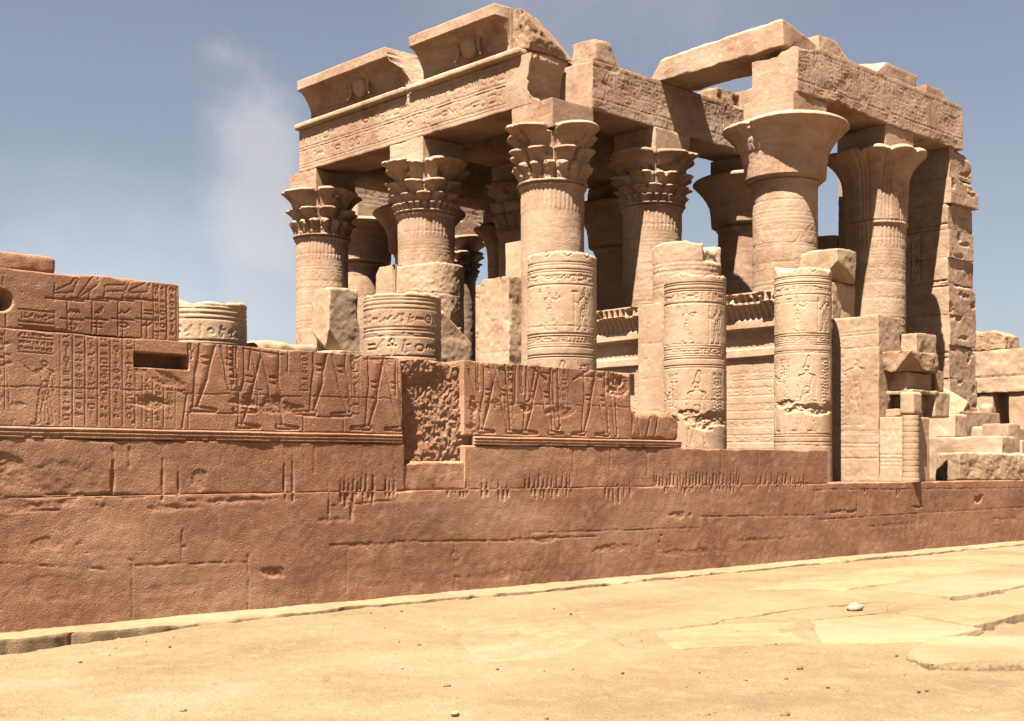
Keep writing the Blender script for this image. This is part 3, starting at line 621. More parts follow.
for x0, x1 in ((155, 160), (160, 168), (169, 178)):
    a = wall_pt(x0, 300)[0]; b = wall_pt(x1, 300)[0]; C.textcol(a, b, 1.84, 2.62, .03, g=max(.09, (b - a) * .62))
for y in (309, 321, 325, 331):
    a = wall_pt(20, y); b = wall_pt(55, y); C.seg(*a, b[0], a[1], .011, D)
for y in (315, 328):
    a = wall_pt(22, y); b = wall_pt(54, y); C.textrow(a[0], b[0], a[1] - .055, a[1] + .055, D, border=False)
C.textrow(wall_pt(-70, 300)[0], wall_pt(-8, 300)[0], 2.0, 2.2, D)
joints_from(C, [], [((56, 272), (57, 330)), ((5, 276), (8, 335))], w=.015, d=.03)
q = wall_pt(2, 300); C.seg(q[0], q[1], q[0] + .02, q[1], .16, .60)
block('relief_block', (1.5, 16.845, 1.834), (9.18, 17.6, 2.66), M_wall, ew, res=.011, rnd=.010, chip=.05, amp=.010, amp2=.0012, seed=23, relief={(1, 0): C}, hid=10,
      warp=lambda P: np.concatenate([P[..., :2], P[..., 2:] + (.03 * noise(P * [1, 1, 0], .9, 3) * sm(2.3, 2.66, P[..., 2]))[..., None]], -1))
# middle block right of the recess
C = Canvas(14.72, 19.25, .533, 1.88, .009, 24, .45)
for x, f in ((497, 1), (540, 1), (597, -1)): legs(C, x, .58, f, 2.55)
C.sunk([(17.1, .75, .07, 17.0, 1.9, .11)], .05, .05); C.sunk([(18.75, .62, .05, 18.6, 1.9, .10)], .05, .05); C.sunk([(15.9, 1.2, .10, 15.85, 1.9, .16), (16.3, 1.25, .08, 16.4, 1.9, .14), (15.6, 1.3, .06, 15.35, 1.95, .08)], .05, .05)
for (x0, y0, x1, y1) in ((470, 370, 484, 425), (500, 368, 506, 385), (535, 368, 548, 380), (528, 368, 534, 400), (575, 380, 590, 370), (640, 415, 636, 432), (555, 372, 556, 400)): C.seg(*wall_pt(x0, y0), *wall_pt(x1, y1), .025, .04)
for x, w_ in ((507, 8), (562, 8)):
    A = wall_pt(x, 400)[0]; B = wall_pt(x + w_, 400)[0]; C.textcol(A, B, .9, 1.85, .025, g=(B - A) * .7)
joints_from(C, [((467, 402), (632, 407))], [], w=.012, d=.02)
for (x, y, rx, ry, d) in ((497, 403, .3, .14, .05), (528, 407, .2, .1, .05), (620, 385, .55, .35, .07), (622, 378, .3, .15, .12), (475, 410, .2, .5, .05), (560, 412, .4, .12, .03)):
    q = wall_pt(x, y); C.patch(q[0], q[1], rx, ry, d, seed=int(x) + 3)
block('relief_block', (14.72, 16.84, .533), (19.22, 17.65, 1.87), M_wall, ew, res=.012, rnd=.012, chip=.08, amp=.010, amp2=.0015, seed=25, relief={(1, 0): C}, hid=8)
C = Canvas(19.2, 20.8, .533, 1.12, .012, 26, .45)
for x in (640, 652, 660): C.seg(*wall_pt(x, 418), *wall_pt(x + (2 if x < 645 else -3), 434), .03, .04)
block('relief_block', (19.225, 16.842, .533), (20.76, 17.6, 1.10), M_wall, ew, res=.016, rnd=.02, chip=.14, amp=.02, seed=27, relief={(1, 0): C}, cuts=[((20.4, 17, 1.1), (.6, 0, 1))])
o = block('stone_block', (1.5, 17.1, 2.665), (7.45, 17.75, 2.90), M_wall, res=.025, rnd=.02, chip=.09, amp=.03, seed=28, rough=.015); tag(o, 'flat reddish stone block lying on top of the enclosure wall at its left end', 'stone block')
o = block('stone', (8.05, 17.5, 2.655), (8.5, 17.8, 2.76), M_pale, res=.03, rnd=.05, chip=.05, amp=.02, seed=29); tag(o, 'small pale stone lying on top of the carved wall above the bird carvings', 'stone')
o = block('stone', (12.0, 19.0, FLOOR), (13.1, 19.9, 2.2), M_pale, res=.04, rnd=.10, chip=.3, amp=.05, seed=30, rough=.05); tag(o, 'pale broken stone poking above the wall just right of the leftmost round stump', 'stone')

# ================================================================== COURT COLUMNS
def court_column(R, ztop, label, seed, rag=.06, style=0, breakz=None, topadd=None):
    D2 = .018
    n = 19.4; rm = .755; W = 2 * math.pi * rm; t = empty('court_column', (R, n, FLOOR), label, 'column', 'broken columns along the court side of the wall')
    C = Canvas(0, W, FLOOR, ztop, .012, seed, 1.15); z = ztop; d = .022
    if style != 2:
        for k_ in range(10):
            x = k_ * W / 10; C.line([(x, z - .08), (x + .05, z - .34), (x + .23, z - .46), (x + .41, z - .34), (x + .46, z - .08)], .013, .018); C.sunk([(x + .23, z - .38, .03, x + .23, z - .15, .07)], .02, .02)
            C.line([(x + .08, z - .1), (x + .2, z - .33)], .010, .015); C.line([(x + .38, z - .1), (x + .26, z - .33)], .010, .015)
        z -= .56
        for dz in (0, .05, .14, .19): C.seg(0, z - dz, W, z - dz, .012, d)
        C.textrow(0, W - .05, z - .42, z - .2, d, border=False); z -= .45; C.seg(0, z, W, z, .014, d)
        for k_ in range(6): C.figure(.3 + k_ * W / 6, z - .92, .80, 1 if k_ % 2 else -1, d=.026, staff=k_ % 2 == 0, arm=k_ % 2)
        for k_ in range(12): C.glyph(k_ * W / 12, z - .22 - .1 * (k_ % 2), .15, d)
        z -= .98
        for dz in (0, .05, .17, .22, .27, .42, .47): C.seg(0, z - dz, W, z - dz, .012, d)
        C.textrow(0, W - .05, z - .17, z - .05, d, border=False); z -= .5
        for k_ in range(4):
            C.figure(.55 + k_ * W / 4, z - 1.95, 1.75, 1 if k_ % 2 else -1, d=.028, arm=k_ % 3)
            for c_ in range(3): C.textcol(.95 + k_ * W / 4 + c_ * .1, 1.05 + k_ * W / 4 + c_ * .1, z - 1.2, z - .1, .018, g=.08)
        z -= 2.0
        for dz in (0, .06, .2): C.seg(0, z - dz, W, z - dz, .012, d)
    else:
        for dz in (.22, .28, .42, .47, .55, .62, .95, 1.0): C.seg(0, z - dz, W, z - dz, .012, d)
        C.textrow(0, W - .05, z - .92, z - .68, d, border=False)
        for k_ in range(26): C.seg(k_ * W / 26, z - .2, k_ * W / 26, z - .04, .02, .02)
        C.textrow(0, W - .05, z - 1.45, z - 1.1, d)
    zj = ztop - C.rnd.uniform(.8, 1.2)
    while zj > FLOOR + .3: C.joint(0, zj, W, zj, w=.010, d=.018, wob=.008, chips=1.0); zj -= C.rnd.uniform(.9, 1.3)
    if breakz:
        for k_ in range(9): C.patch(2.9 + C.rnd.uniform(-.9, .9), breakz + C.rnd.uniform(-.1, .1), .3, .10, .05, seed=k_ + seed)
        C.patch(3.1, breakz - .1, .35, .2, .07, seed=seed)
    def tf(T):
        v = np.stack([np.cos(T), np.sin(T), 0 * T + seed], -1); q = ztop - rag * 1.2 * np.clip(fbm(v, .7, seed, 4) + .2, 0, 1) * 2
        if topadd: q = q + topadd * sm(.1, .35, fbm(v, 1.4, seed + 4, 3))
        return q
    turned('shaft', R, n, FLOOR, ztop, lambda T, Z: rm + .012 * (ztop - Z) / 4 + 0 * T, M_court, t, res=.016, seed=seed, topfun=tf, canvas=C, rmean=rm, amp=.006, clip=True)
court_column(11.0, 2.79, 'leftmost broken round column stump rising behind the step in the carved wall', 40, .05, 2)
court_column(15.37, 3.32, 'low wide column stump with banded rings, standing just behind the rough recess in the wall', 41, .06, 2)
court_column(19.82, 4.61, 'tall carved court column in front of the jamb right of the main entrance', 42, .05)
court_column(24.47, 4.64, 'carved column stump to the right of the lowest end of the figure reliefs, beside the cornice wall', 43, .06, breakz=1.05)
court_column(29.11, 5.26, 'tallest carved court column with a broken gash low down, beside the stepped wall', 44, .07, breakz=1.45, topadd=.22)

# ================================================================== HYPOSTYLE HALL
R1, R2, R3 = 31.0, 36.3, 42.1
A_, B_, C_, D_, E_ = 24.9, 30.8, 37.65, 44.6, 48.9
PH = 0.0
hall_column(R1, B_, 'composite', 'sunlit front column with leafy capital under the broken corner of the facade', 50, res=.03, phase=.3)
hall_column(R1, C_, 'lotus', 'second facade column with leafy capital, wrapped by a square jamb at its foot', 51, res=.035, phase=.5)
hall_column(R1, D_, 'composite', 'leftmost facade column with leafy capital under the end of the cornice', 52, res=.035, phase=.2)
hall_column(R2, A_, 'broken_bell', 'big sunlit column with a wide smooth bell capital, left edge broken', 53, res=.03)
hall_column(R2, B_, 'lotus', 'shaded column with leafy capital right behind the corner column', 54, res=.035, phase=.45)
hall_column(R3, A_, 'palm', 'right column with palm capital of smooth vertical ribs, near the tall back pier', 55, res=.035, phase=.4)
hall_column(R3, B_, 'bell', 'dark inner column seen between the shaded leafy column and the big bell column', 56, res=.07)
hall_column(R2, C_, 'composite', 'dark inner column seen just left of the sunlit corner column', 57, res=.06, phase=.3)
hall_column(R3, C_, 'bell', 'dark inner column seen between the corner column and the shaded leafy column', 58, res=.08)
hall_column(R2, D_, 'bell', 'inner column hidden behind the second facade column, its bell lip showing on the right', 59, res=.07)
hall_column(R3, D_, 'palm', 'deep inner column in the shade left of the doorway jamb', 60, res=.08)
hall_column(R2, E_, 'bell', 'dark column with smooth bell capital behind the leftmost facade column', 61, res=.06)
hall_column(R3, E_, 'lotus', 'farthest dark inner column between the second facade column and the sky gap', 62, res=.08)
# stump of the missing facade column
t = empty('column_stump', (R1, A_, FLOOR), 'pale broken hall column stump above a square jamb, behind a carved court column', 'column stump')
C = Canvas(0, 6.85, FLOOR, 6.85, .03, 63)
for z in (5.9, 5.78, 5.3, 5.2, 4.6, 4.5): C.seg(0, z, 6.9, z, .022, .02)
C.joint(0, 5.65, 6.9, 5.65, w=.03, d=.03)
for k_ in range(5): C.figure(.5 + k_ * 1.37, 3.2, 1.2, 1, d=.02)
def stf(T):
    v = np.stack([np.cos(T), np.sin(T), 0 * T], -1); a = np.mod(T - 4.9 + math.pi, 2 * math.pi) - math.pi
    return 6.85 - .10 * np.clip(fbm(v, .6, 9, 4) + .1, 0, 1) - .22 * sm(.55, .45, np.abs(a))
def srf(T, Z):
    a = np.mod(T - 4.9 + math.pi, 2 * math.pi) - math.pi; P = np.stack([np.cos(T) * .9, np.sin(T) * .9, Z], -1)
    return 1.06 + 0 * T - (.16 + .12 * fbm(P, .5, 5, 3)) * sm(.62, .5, np.abs(a)) * sm(5.9, 6.0, Z)
turned('shaft', R1, A_, FLOOR, 6.85, srf, M_court, t, res=.03, seed=63, topfun=stf, canvas=C, rmean=1.09, amp=.015, clip=True)
C = Canvas(23.9, 26.0, FLOOR, 5.0, .02, 64); C.seg(25.9, FLOOR, 25.9, 5, .02, .03); C.courses([FLOOR, .6, 1.7, 2.7, 3.8, 5.0], w=.02, d=.02)
block('jamb', (29.95, 23.95, FLOOR), (31.9, 26.0, 5.02), M_court, t, res=.035, rnd=.02, chip=.06, seed=64, relief={(0, 0): C})

# facade architrave and everything on it
C = Canvas(30.9, 45, ZA, ZT, .022, 70)
C.textrow(32.1, 44.9, ZT - .78, ZT - .14, .034); C.textrow(32.1, 44.9, ZT - 1.48, ZT - .88, .034); C.seg(32.1, ZA + .14, 44.9, ZA + .14, .03, .02)
C.joint(37.6, ZA, 37.6, ZT, w=.02, d=.03)
fa = empty('facade_architrave', (31, 38, ZA), 'sunlit carved lintel beam spanning the three facade columns below the cornice', 'lintel')
def fbreak(P):
    f = sm(.9, 0, P[..., 1] - 30.95)
    P[..., 1] += f * (.25 * fbm(P, .7, 3, 4) + .30 * (P[..., 0] - 30) * .5 + .15 * np.sin(P[..., 2] * 3)); return P
block('architrave', (30.0, 30.95, ZA), (31.98, 44.85, ZT), M_hall, fa, res=.032, rnd=.02, chip=.05, amp=.02, seed=71, relief={(0, 0): C}, warp=fbreak, hid=3)
def torus(n0, n1, seed):
    block('torus_moulding', (29.78, n0, ZT + .004), (30.3, n1, ZT + .27), M_hall, fa, res=.03, rnd=.125, chip=.05, amp=.015, seed=seed)
torus(31.3, 37.4, 72); torus(37.55, 44.95, 73)
block('upper_course', (30.10, 31.3, ZT + .006), (32.3, 44.7, ZT + .28), M_hall, fa, res=.06, chip=.1, seed=74)
def cornice_block(n0, n1, zt, label, seed, discn, cuts):
    z0 = ZT + .285
    C = Canvas(n0, n1, z0, zt, .022, seed); V = C.v0 + np.arange(C.nv) * C.res; q = np.clip((V - z0 - .12) / (zt - z0 - .12 - .46), 0, 1)
    prof = .54 * q ** 2.0; prof = np.where(V > zt - .45, .70, prof); U = C.u0 + np.arange(C.nu) * C.res
    rib = .040 * (np.abs(np.sin(U * math.pi / .16)) ** .6 - 1)[:, None] * ((V < z0 + .32) | (V > zt - .72))[None, :] * (V < zt - .46)[None, :] * 1.6
    C.h[:] = 0
    for sgn in (-1, 1):      # spread wing feathers each side of the disc
        for j in range(9):
            C.seg(discn + sgn * .62, z0 + .50 + j * .035, discn + sgn * 2.6, z0 + .38 + j * .085, .022, .045)
        C.seg(discn + sgn * .45, z0 + .48, discn + sgn * 2.2, z0 + .36, .02, .025)
        for j in range(14): C.glyph(discn + sgn * (.7 + j * .17), z0 + .30, .16, .035)
    C.h += prof[None, :] + rib
    o = empty('cornice_block', (30.6, (n0 + n1) / 2, z0), label, 'cornice', 'cornice blocks with winged discs')
    block('cavetto', (30.02, n0, z0), (32.0, n1, zt), M_hall, o, res=.032, rnd=.012, chip=.07, amp=.014, seed=seed, relief={(0, 0): C}, cuts=cuts)
    def disc(T, Z): return np.full(T.shape, .34) * np.sqrt(np.clip(1 - ((Z - 0) / .36) ** 2, 0, 1)) + .01
    zz = z0 + .62; off = 30.02 - .54 * np.clip((.62 - .12) / (zt - z0 - .58), 0, 1) ** 2.0
    th = np.linspace(0, 2 * math.pi, 41); rr = np.array([1.0, .98, .9, .7, .45, 0]); hh = np.array([-.12, .06, .12, .17, .20, .21])
    Tm, _ = np.meshgrid(th, rr, indexing='ij')
    V_ = np.stack([off - hh[None, :] + 0 * Tm - .06 * np.sin(Tm) * rr[None, :], discn - np.cos(Tm) * .42 * rr[None, :], zz + np.sin(Tm) * .44 * rr[None, :]], -1)
    d_ = mesh('sun_disc', V_, gridfaces(41, 6), M_hall, o)
    for sgn in (-1, 1):
        pts = [(sgn * .50, .52), (sgn * .64, .38), (sgn * .60, .16), (sgn * .52, -.05), (sgn * .58, -.26), (sgn * .70, -.46)]
        k_ = 12; vv = []
        for i, (a, b) in enumerate(pts):
            for j in range(k_ + 1):
                q_ = j / k_ * 2 * math.pi; w_ = (.06, .12, .10, .08, .07, .03)[i]
                vv.append((off - .05 - .09 * np.sin(q_) * 0.9 - .12 * max(b, 0), discn + a + w_ * np.cos(q_), zz + b))
        mesh('cobra', vv, gridfaces(len(pts), k_ + 1, 0, flip=True), M_hall, o)
cornice_block(37.35, 44.0, 15.90, 'cornice block carved with a winged disc at the left end of the facade', 75, 40.35, [((31, 37.9, 15.5), (0, -1, .55)), ((31.5, 38.1, 15.9), (.7, -1, .6))])
cornice_block(31.9, 36.65, 15.92, 'highest cornice block carved with a winged disc, nearest the broken facade corner', 76, 33.85, [((31.4, 32.2, 15.95), (.4, -1, .25)), ((31.5, 36.2, 15.9), (.3, 1, .3))])
G = 'loose broken stones on top of the hall'
def rub(lo, hi, label, seed, mat=None, group=None, **k):
    k.setdefault('res', .045); k.setdefault('rnd', .03); k.setdefault('chip', .16); k.setdefault('amp', .04)
    o = block('stone_block', lo, hi, mat or M_hall, seed=seed, **k); return tag(o, label, 'stone block', group)
rub((30.15, 31.15, ZT + .285), (32.3, 32.0, 15.86), 'broken rounded stone at the top right corner of the facade beside the highest cornice', 77, M_rough, G, cuts=[((30.9, 31.7, 15.75), (0.35, -1, .8)), ((31.6, 31.5, 15.5), (1, -.3, .9))], rough=.10)
rub((32.3, 30.0, ZT + .01), (33.75, 31.1, 14.92), 'small squared stone standing on the side lintel just right of the broken facade corner', 78, None, G, cuts=[((33.4, 30.2, 14.8), (.8, -.9, .5))])

# long side lintels running into the depth of the hall
def side_architrave(n0, n1, r0, r1, label, seed, res=.035, cuts=(), warp=None, carve=True):
    C = Canvas(r0, r1, ZA, ZT, .020, seed, .6)
    if carve:
        C.seg(r0, ZA + .42, r1, ZA + .42, .025, .025); C.seg(r0, ZT - .2, r1, ZT - .2, .03, .02)
        x = r0 + .1
        while x < r1 - .4:
            if C.rnd.random() < .25: C.figure(x + .45, ZA + .47, 1.05, 1, d=.03, soft=.02); x += .95
            else: C.textcol(x, x + .20, ZA + .45, ZT - .22, .022, g=.15, bw=.018); x += .21
        C.textrow(r0, r1, ZA + .06, ZA + .38, .02, border=False)
        for k_ in range(int((r1 - r0) * 1.2)): C.patch(C.rnd.uniform(r0, r1), C.rnd.uniform(ZA, ZT), C.rnd.uniform(.2, .7), C.rnd.uniform(.1, .4), .03, seed=k_ + seed)
    for x in (36.3, 42.1):
        if r0 < x < r1: C.joint(x + .2, ZA, x + .2, ZT, w=.03, d=.05)
    o = block('side_architrave', (r0, n0, ZA + .002), (r1, n1, ZT - .002), M_hall, res=res, rnd=.02, chip=.10, amp=.025, seed=seed, relief={(1, 0): C}, cuts=cuts, warp=warp)
    return tag(o, label, 'lintel', 'lintels running into the depth of the hall')
side_architrave(29.9, 31.7, 32.05, 45.8, 'raking-lit carved side lintel running right from the broken facade corner', 80)
def wa(P):
    q = (P[..., 0] - 35.4); f = sm(1.6, 0, q) * sm(13, 14.1, P[..., 2]); P[..., 2] -= f * (.30 + .3 * fbm(P, .8, 5, 3)); 
    g = np.exp(-((P[..., 0] - 38.6) / 1.3) ** 2) * sm(13.0, 12.3, P[..., 2]) * sm(25, 23.8, P[..., 1]); P[..., 2] += g * (.14 + .22 * fbm(P * [1, 0, 0], .5, 9, 3)); return P
side_architrave(23.85, 25.7, 35.5, 44.3, 'carved side lintel resting on the big bell column and palm column', 81, warp=wa)
side_architrave(23.87, 25.72, 44.32, 46.85, 'shorter carved side lintel ending on the tall back pier at the right', 82)
side_architrave(36.8, 38.6, 32.05, 45.8, 'dark inner side lintel over the second line of columns', 83, res=.08, carve=False)
side_architrave(43.7, 45.5, 32.05, 45.8, 'dark inner side lintel over the leftmost facade column line', 84, res=.08, carve=False)
side_architrave(48.0, 49.9, 35.2, 43.3, 'farthest side lintel, a carved patch seen past the leftmost capital', 85, res=.06)
# long beam lying across the two side lintels
o = block('roof_beam', (35.7, 24.55, ZT + .01), (37.65, 30.35, 15.08), M_hall, res=.04, rnd=.02, chip=.10, amp=.04, seed=86, cuts=[((36, 29.9, 14.95), (-.1, 1, .7)), ((36.5, 24.9, 15.0), (.3, -1, 1.6)), ((35.9, 27.5, 15.05), (-1, 0, 1.6))], warp=lambda P: P + np.stack([0 * P[..., 0], 0 * P[..., 0], sm(ZT, 15, P[..., 2]) * (P[..., 1] < 99) * (-.10 + .16 * (30.7 - P[..., 1]) / 6.2)], -1))
tag(o, 'long pale roof beam bridging the two side lintels against the sky', 'roof beam')
rub((37.75, 24.5, ZT + .01), (39.9, 25.9, 14.95), 'flat stone behind the right end of the long roof beam', 87, None, G, cuts=[((39.0, 24.7, 14.9), (.55, -.3, 1))])
def a_slab(r0, r1, zt, label, seed, cuts):
    o = block('ceiling_slab', (r0, 24.35, ZT + .01), (r1, 31.4, zt), M_hall, res=.05, rnd=.03, chip=.2, amp=.04, seed=seed, cuts=cuts, hid=2); tag(o, label, 'ceiling slab')
a_slab(40.9, 44.2, 14.85, 'larger ceiling slab whose broken end rests on the right side lintel', 88, [((41.3, 24.6, 14.5), (-.8, -.5, 1.0))])
a_slab(44.9, 46.8, 14.70, 'last ceiling slab, its broken end near the right end of the side lintel', 89, [((46.3, 24.6, 14.6), (.7, -.3, 1))])
rub((34.0, 30.3, ZT + .01), (35.4, 31.5, 14.32), 'thin broken flake on the side lintel left of the roof beam', 90, M_rough, G, rough=.05)
rub((39.5, 30.2, ZT + .01), (41.6, 31.6, 14.75), 'broken stones seen below the roof beam, behind the bell capital', 91, M_rough, G, rough=.08)
# ceiling slabs
for b0, b1, nm in ((30.95, 37.5, 'dark ceiling slab between the corner column line and the second line'), (37.75, 44.9, 'dark ceiling slab between the second and the leftmost column line')):
    for k_ in range(5):
        r0 = 32.4 + k_ * 2.7
        o = block('ceiling_slab', (r0, b0, ZT + .012), (r0 + 2.67, b1, ZT + .42), M_hall, res=.15, rnd=.02, chip=.06, amp=.02, seed=93 + k_)
        tag(o, nm, 'ceiling slab', nm.replace('dark ceiling slab', 'ceiling slabs'))
# square jambs and rubble between the facade columns
t = empty('gate_jamb', (31, 37.6, FLOOR), 'round stone casing and square jamb wrapped around the foot of the second facade column', 'gate jamb')
C = Canvas(36.3, 39, FLOOR, 7.7, .03, 100); C.rect(37.2, FLOOR, 37.9, 7.8, .18); C.courses([FLOOR, 1.5, 3, 4.4, 6, 7.7], w=.02, d=.02)
block('jamb', (29.55, 37.75, FLOOR), (30.8, 38.95, 7.62), M_court, t, res=.04, chip=.14, amp=.025, seed=100, relief={(0, 0): C}, cuts=[((29.6, 38.9, 7.4), (-.3, 1, .8))])
Cd = Canvas(0, 9, FLOOR, 7.7, .03, 107)
for z in (1.2, 2.9, 4.6, 6.2): Cd.joint(0, z, 9, z, w=.03, d=.04)
for q_ in range(14): Cd.patch(Cd.rnd.uniform(0, 9), Cd.rnd.uniform(1, 7.6), Cd.rnd.uniform(.3, 1.0), Cd.rnd.uniform(.2, .7), .07, seed=q_)
turned('round_casing', R1 + .05, 37.65, FLOOR, 7.68, lambda T, Z: 1.42 + 0 * T, M_court, t, res=.035, seed=107, canvas=Cd, rmean=1.42, amp=.03, clip=True, topfun=lambda T: 7.66 - .12 * np.clip(np.sin(T * 2 + 1), 0, 1))
rub((28.9, 35.2, FLOOR), (31.2, 36.3, 5.7), 'shaded broken stone in front of the jamb beside the second facade column', 101, M_court, None, rough=.02, cuts=[((29, 35.6, 5.3), (-1, -.6, 1.1)), ((31, 35.4, 4.8), (.8, -.6, 1))])
t = empty('gate_jamb', (29.9, 32.1, FLOOR), 'tall sunlit gate jamb slabs just left of the sunlit corner column', 'gate jamb')
C = Canvas(31.3, 33, FLOOR, 6.5, .03, 102); C.seg(31.8, FLOOR, 31.8, 6.5, .05, .06); C.courses([FLOOR, 1.5, 3.9, 5.0, 6.5], w=.02, d=.03)
for q in ((32.6, 5.3), (32.0, 4.2), (32.5, 3.3)): C.joint(*q, q[0] - .5, q[1] - .5, w=.03, d=.03)
block('jamb', (29.5, 31.4, FLOOR), (30.35, 32.95, 6.5), M_court, t, res=.04, chip=.18, amp=.03, seed=102, relief={(0, 0): C}, cuts=[((30, 32.9, 6.2), (0, 1, .5))], rough=.03)
block('upper_jamb', (30.4, 31.45, FLOOR), (31.2, 32.55, 7.85), M_court, t, res=.06, rnd=.01, chip=.03, amp=.01, seed=103)
t = empty('gate_jamb', (30.5, 43.5, FLOOR), 'stacked broken blocks against the foot of the leftmost facade column', 'gate jamb')
block('jamb', (29.9, 42.5, 4.75), (31.4, 43.75, 7.3), M_court, t, res=.04, chip=.18, amp=.03, seed=104, rough=.02, cuts=[((30, 43.6, 7.1), (-.2, 1, .7)), ((29.95, 43.5, 5.3), (-1, .6, -.9)), ((30, 42.6, 5.2), (-.6, -1, -.5))])
block('jamb', (29.75, 42.2, FLOOR), (31.5, 44.1, 4.73), M_court, t, res=.04, chip=.20, amp=.03, seed=105, rough=.03, cuts=[((29.9, 43.8, 4.5), (-.9, .8, .9))])
rub((29.5, 43.3, FLOOR), (30.4, 44.3, 4.6), 'rounded pale stone at the foot of the leftmost facade column', 106, M_pale, None, rnd=.25, rough=.05)

# ------------------------------------------------------------------ screen walls with ribbed cornices
def screen_wall(n0, n1, label, seed, door=None):
    zt = 5.02; C = Canvas(n0, n1, FLOOR, zt, .016, seed); V = C.v0 + np.arange(C.nv) * C.res; U = C.u0 + np.arange(C.nu) * C.res
    prof = np.zeros_like(V); c0, c1 = 4.22, 4.72
    prof = np.where((V > 3.16) & (V < 3.42), .10, prof); prof = np.where((V > 3.98) & (V <= c0), .22, prof)
    q = np.clip((V - c0) / (c1 - c0), 0, 1); prof = np.where((V > c0) & (V <= c1), .20 + .30 * q ** 2, prof); prof = np.where(V > c1, .40, prof)
    C.courses([FLOOR, .5, 1.2, 1.75, 2.3, 2.75, 3.16], w=.014, d=.02)
    for k_ in range(7): C.textrow(n0, n1, -.2 + k_ * .45, .0 + k_ * .45, .016)
    x = n0 + .1
    while x < n1 - .2: C.textcol(x, x + .18, 3.46, 3.94, .02, g=.13); x += .2
    if door: C.rect(*door, .30); C.line([(door[0] - .15, FLOOR), (door[0] - .15, door[3] + .2), (door[2] + .15, door[3] + .2), (door[2] + .15, FLOOR)], .03, -.06)
    rib = np.abs(np.sin(U * math.pi / .20)) ** .7
    C.h += prof[None, :] + (.09 * (rib[:, None] - 1)) * ((V > c0 + .02) & (V < c1 - .02))[None, :]
    ur = np.abs(np.sin(U * math.pi / .24)) ** .8
    C.h += (.22 * (ur[:, None] - 1)) * ((V > c1) & (V < zt - .08))[None, :] * (1 - .5 * sm(c1, zt, V))[None, :]
    P = np.stack(np.broadcast_arrays(U[:, None], 0 * C.h, V[None, :]), -1); C.h -= .10 * sm(.1, .4, fbm(P, .4, seed, 4)) * (V > c1 - .05)[None, :]
    o = block('screen_wall', (30.35, n0, FLOOR), (31.3, n1, zt), M_court, res=.022, rnd=.012, chip=.08, amp=.012, seed=seed, relief={(0, 0): C}); return tag(o, label, 'screen wall', 'low screen walls between the facade columns')
screen_wall(26.03, 29.7, 'low screen wall with ribbed cornice left of the square jamb and stump', 110, door=(26.5, FLOOR, 28.9, 2.9))
screen_wall(20.5, 23.92, 'low screen wall with ribbed cornice between the two tallest court columns', 111)
rub((29.2, 22.0, FLOOR), (29.9, 22.9, .55), 'low dark block at the foot of the wall between two carved court columns', 112, None)
t = empty('anta_stump', (31, 19.9, FLOOR), 'pale broken pier stump with overhanging top stone behind the tallest court column', 'pier')
block('shaft', (30.45, 19.35, FLOOR), (31.6, 20.45, 5.1), M_court, t, res=.04, chip=.2, amp=.03, seed=113, rough=.05)
block('top_stone', (30.4, 19.15, 5.12), (31.4, 20.4, 6.02), M_pale, t, res=.03, chip=.12, rnd=.04, amp=.03, seed=114, rough=.03, cuts=[((30.7, 19.4, 5.3), (-.5, -.8, -1.0))])

# ------------------------------------------------------------------ stepped front corner of the hall
t = empty('corner_wall', (30.9, 18, FLOOR), 'stepped ruined corner wall with a carved face and a slim corner roll, right of the court columns', 'wall')
C = Canvas(17.75, 19.3, FLOOR, 4.05, .016, 120)
for z in (3.62, 3.55, .95, .9, .6, .5, .2): C.seg(17.7, z, 19.3, z, .012, .02)
C.figure(18.5, 1.1, 1.9, 1, d=.025, arm=1); C.textcol(18.9, 19.05, 1.1, 3.4, .02); C.textcol(19.08, 19.22, 1.1, 3.4, .02); C.joint(17.75, 2.4, 19.3, 2.4); C.joint(17.75, 3.2, 19.3, 3.2)
block('carved_face', (30.3, 17.82, FLOOR), (31.5, 19.28, 4.05), M_court, t, res=.025, rnd=.015, chip=.12, seed=120, relief={(0, 0): C}, rough=.02)
C = Canvas(16.95, 17.82, FLOOR, 1.32, .016, 121); C.figure(17.4, FLOOR + .5, 1.0, 1, d=.02)
for z in (.95, .9, .3, .2, .1, 0): C.seg(16.9, z, 17.9, z, .012, .02)
block('low_face', (30.302, 17.0, FLOOR), (31.5, 17.815, 1.30), M_court, t, res=.025, rnd=.015, chip=.06, seed=121, relief={(0, 0): C})
Cc = Canvas(0, 1.5, FLOOR, 1.4, .016, 122)
for k_ in range(12): Cc.seg(0, FLOOR + .1 + k_ * .15, 1.5, FLOOR + .12 + k_ * .15, .012, .015)
turned('corner_roll', 30.42, 16.95, FLOOR, 1.33, lambda T, Z: .215 + .02 * np.exp(-((Z - FLOOR) / .15) ** 2) + 0 * T, M_pale, t, res=.02, seed=123, canvas=Cc, rmean=.21, nth=60, amp=.006)
block('drum', (30.25, 16.8, 1.34), (30.75, 17.2, 1.95), M_pale, t, res=.02, rnd=.08, chip=.1, seed=124, amp=.02)
block('step_stone', (30.6, 17.2, 1.31), (31.6, 17.8, 1.52), M_court, t, res=.03, chip=.08, seed=125, rough=.035)
block('step_stone', (31.0, 17.25, 1.53), (32.4, 17.8, 1.90), M_rough, t, res=.03, chip=.10, seed=126, rough=.05)
block('step_stone', (30.6, 17.0, 1.92), (32.0, 17.78, 2.02), M_pale, t, res=.03, chip=.05, seed=127, rough=.035)
block('step_stone', (30.8, 17.3, 2.03), (32.2, 18.0, 2.52), M_court, t, res=.03, chip=.06, seed=128, rough=.035)
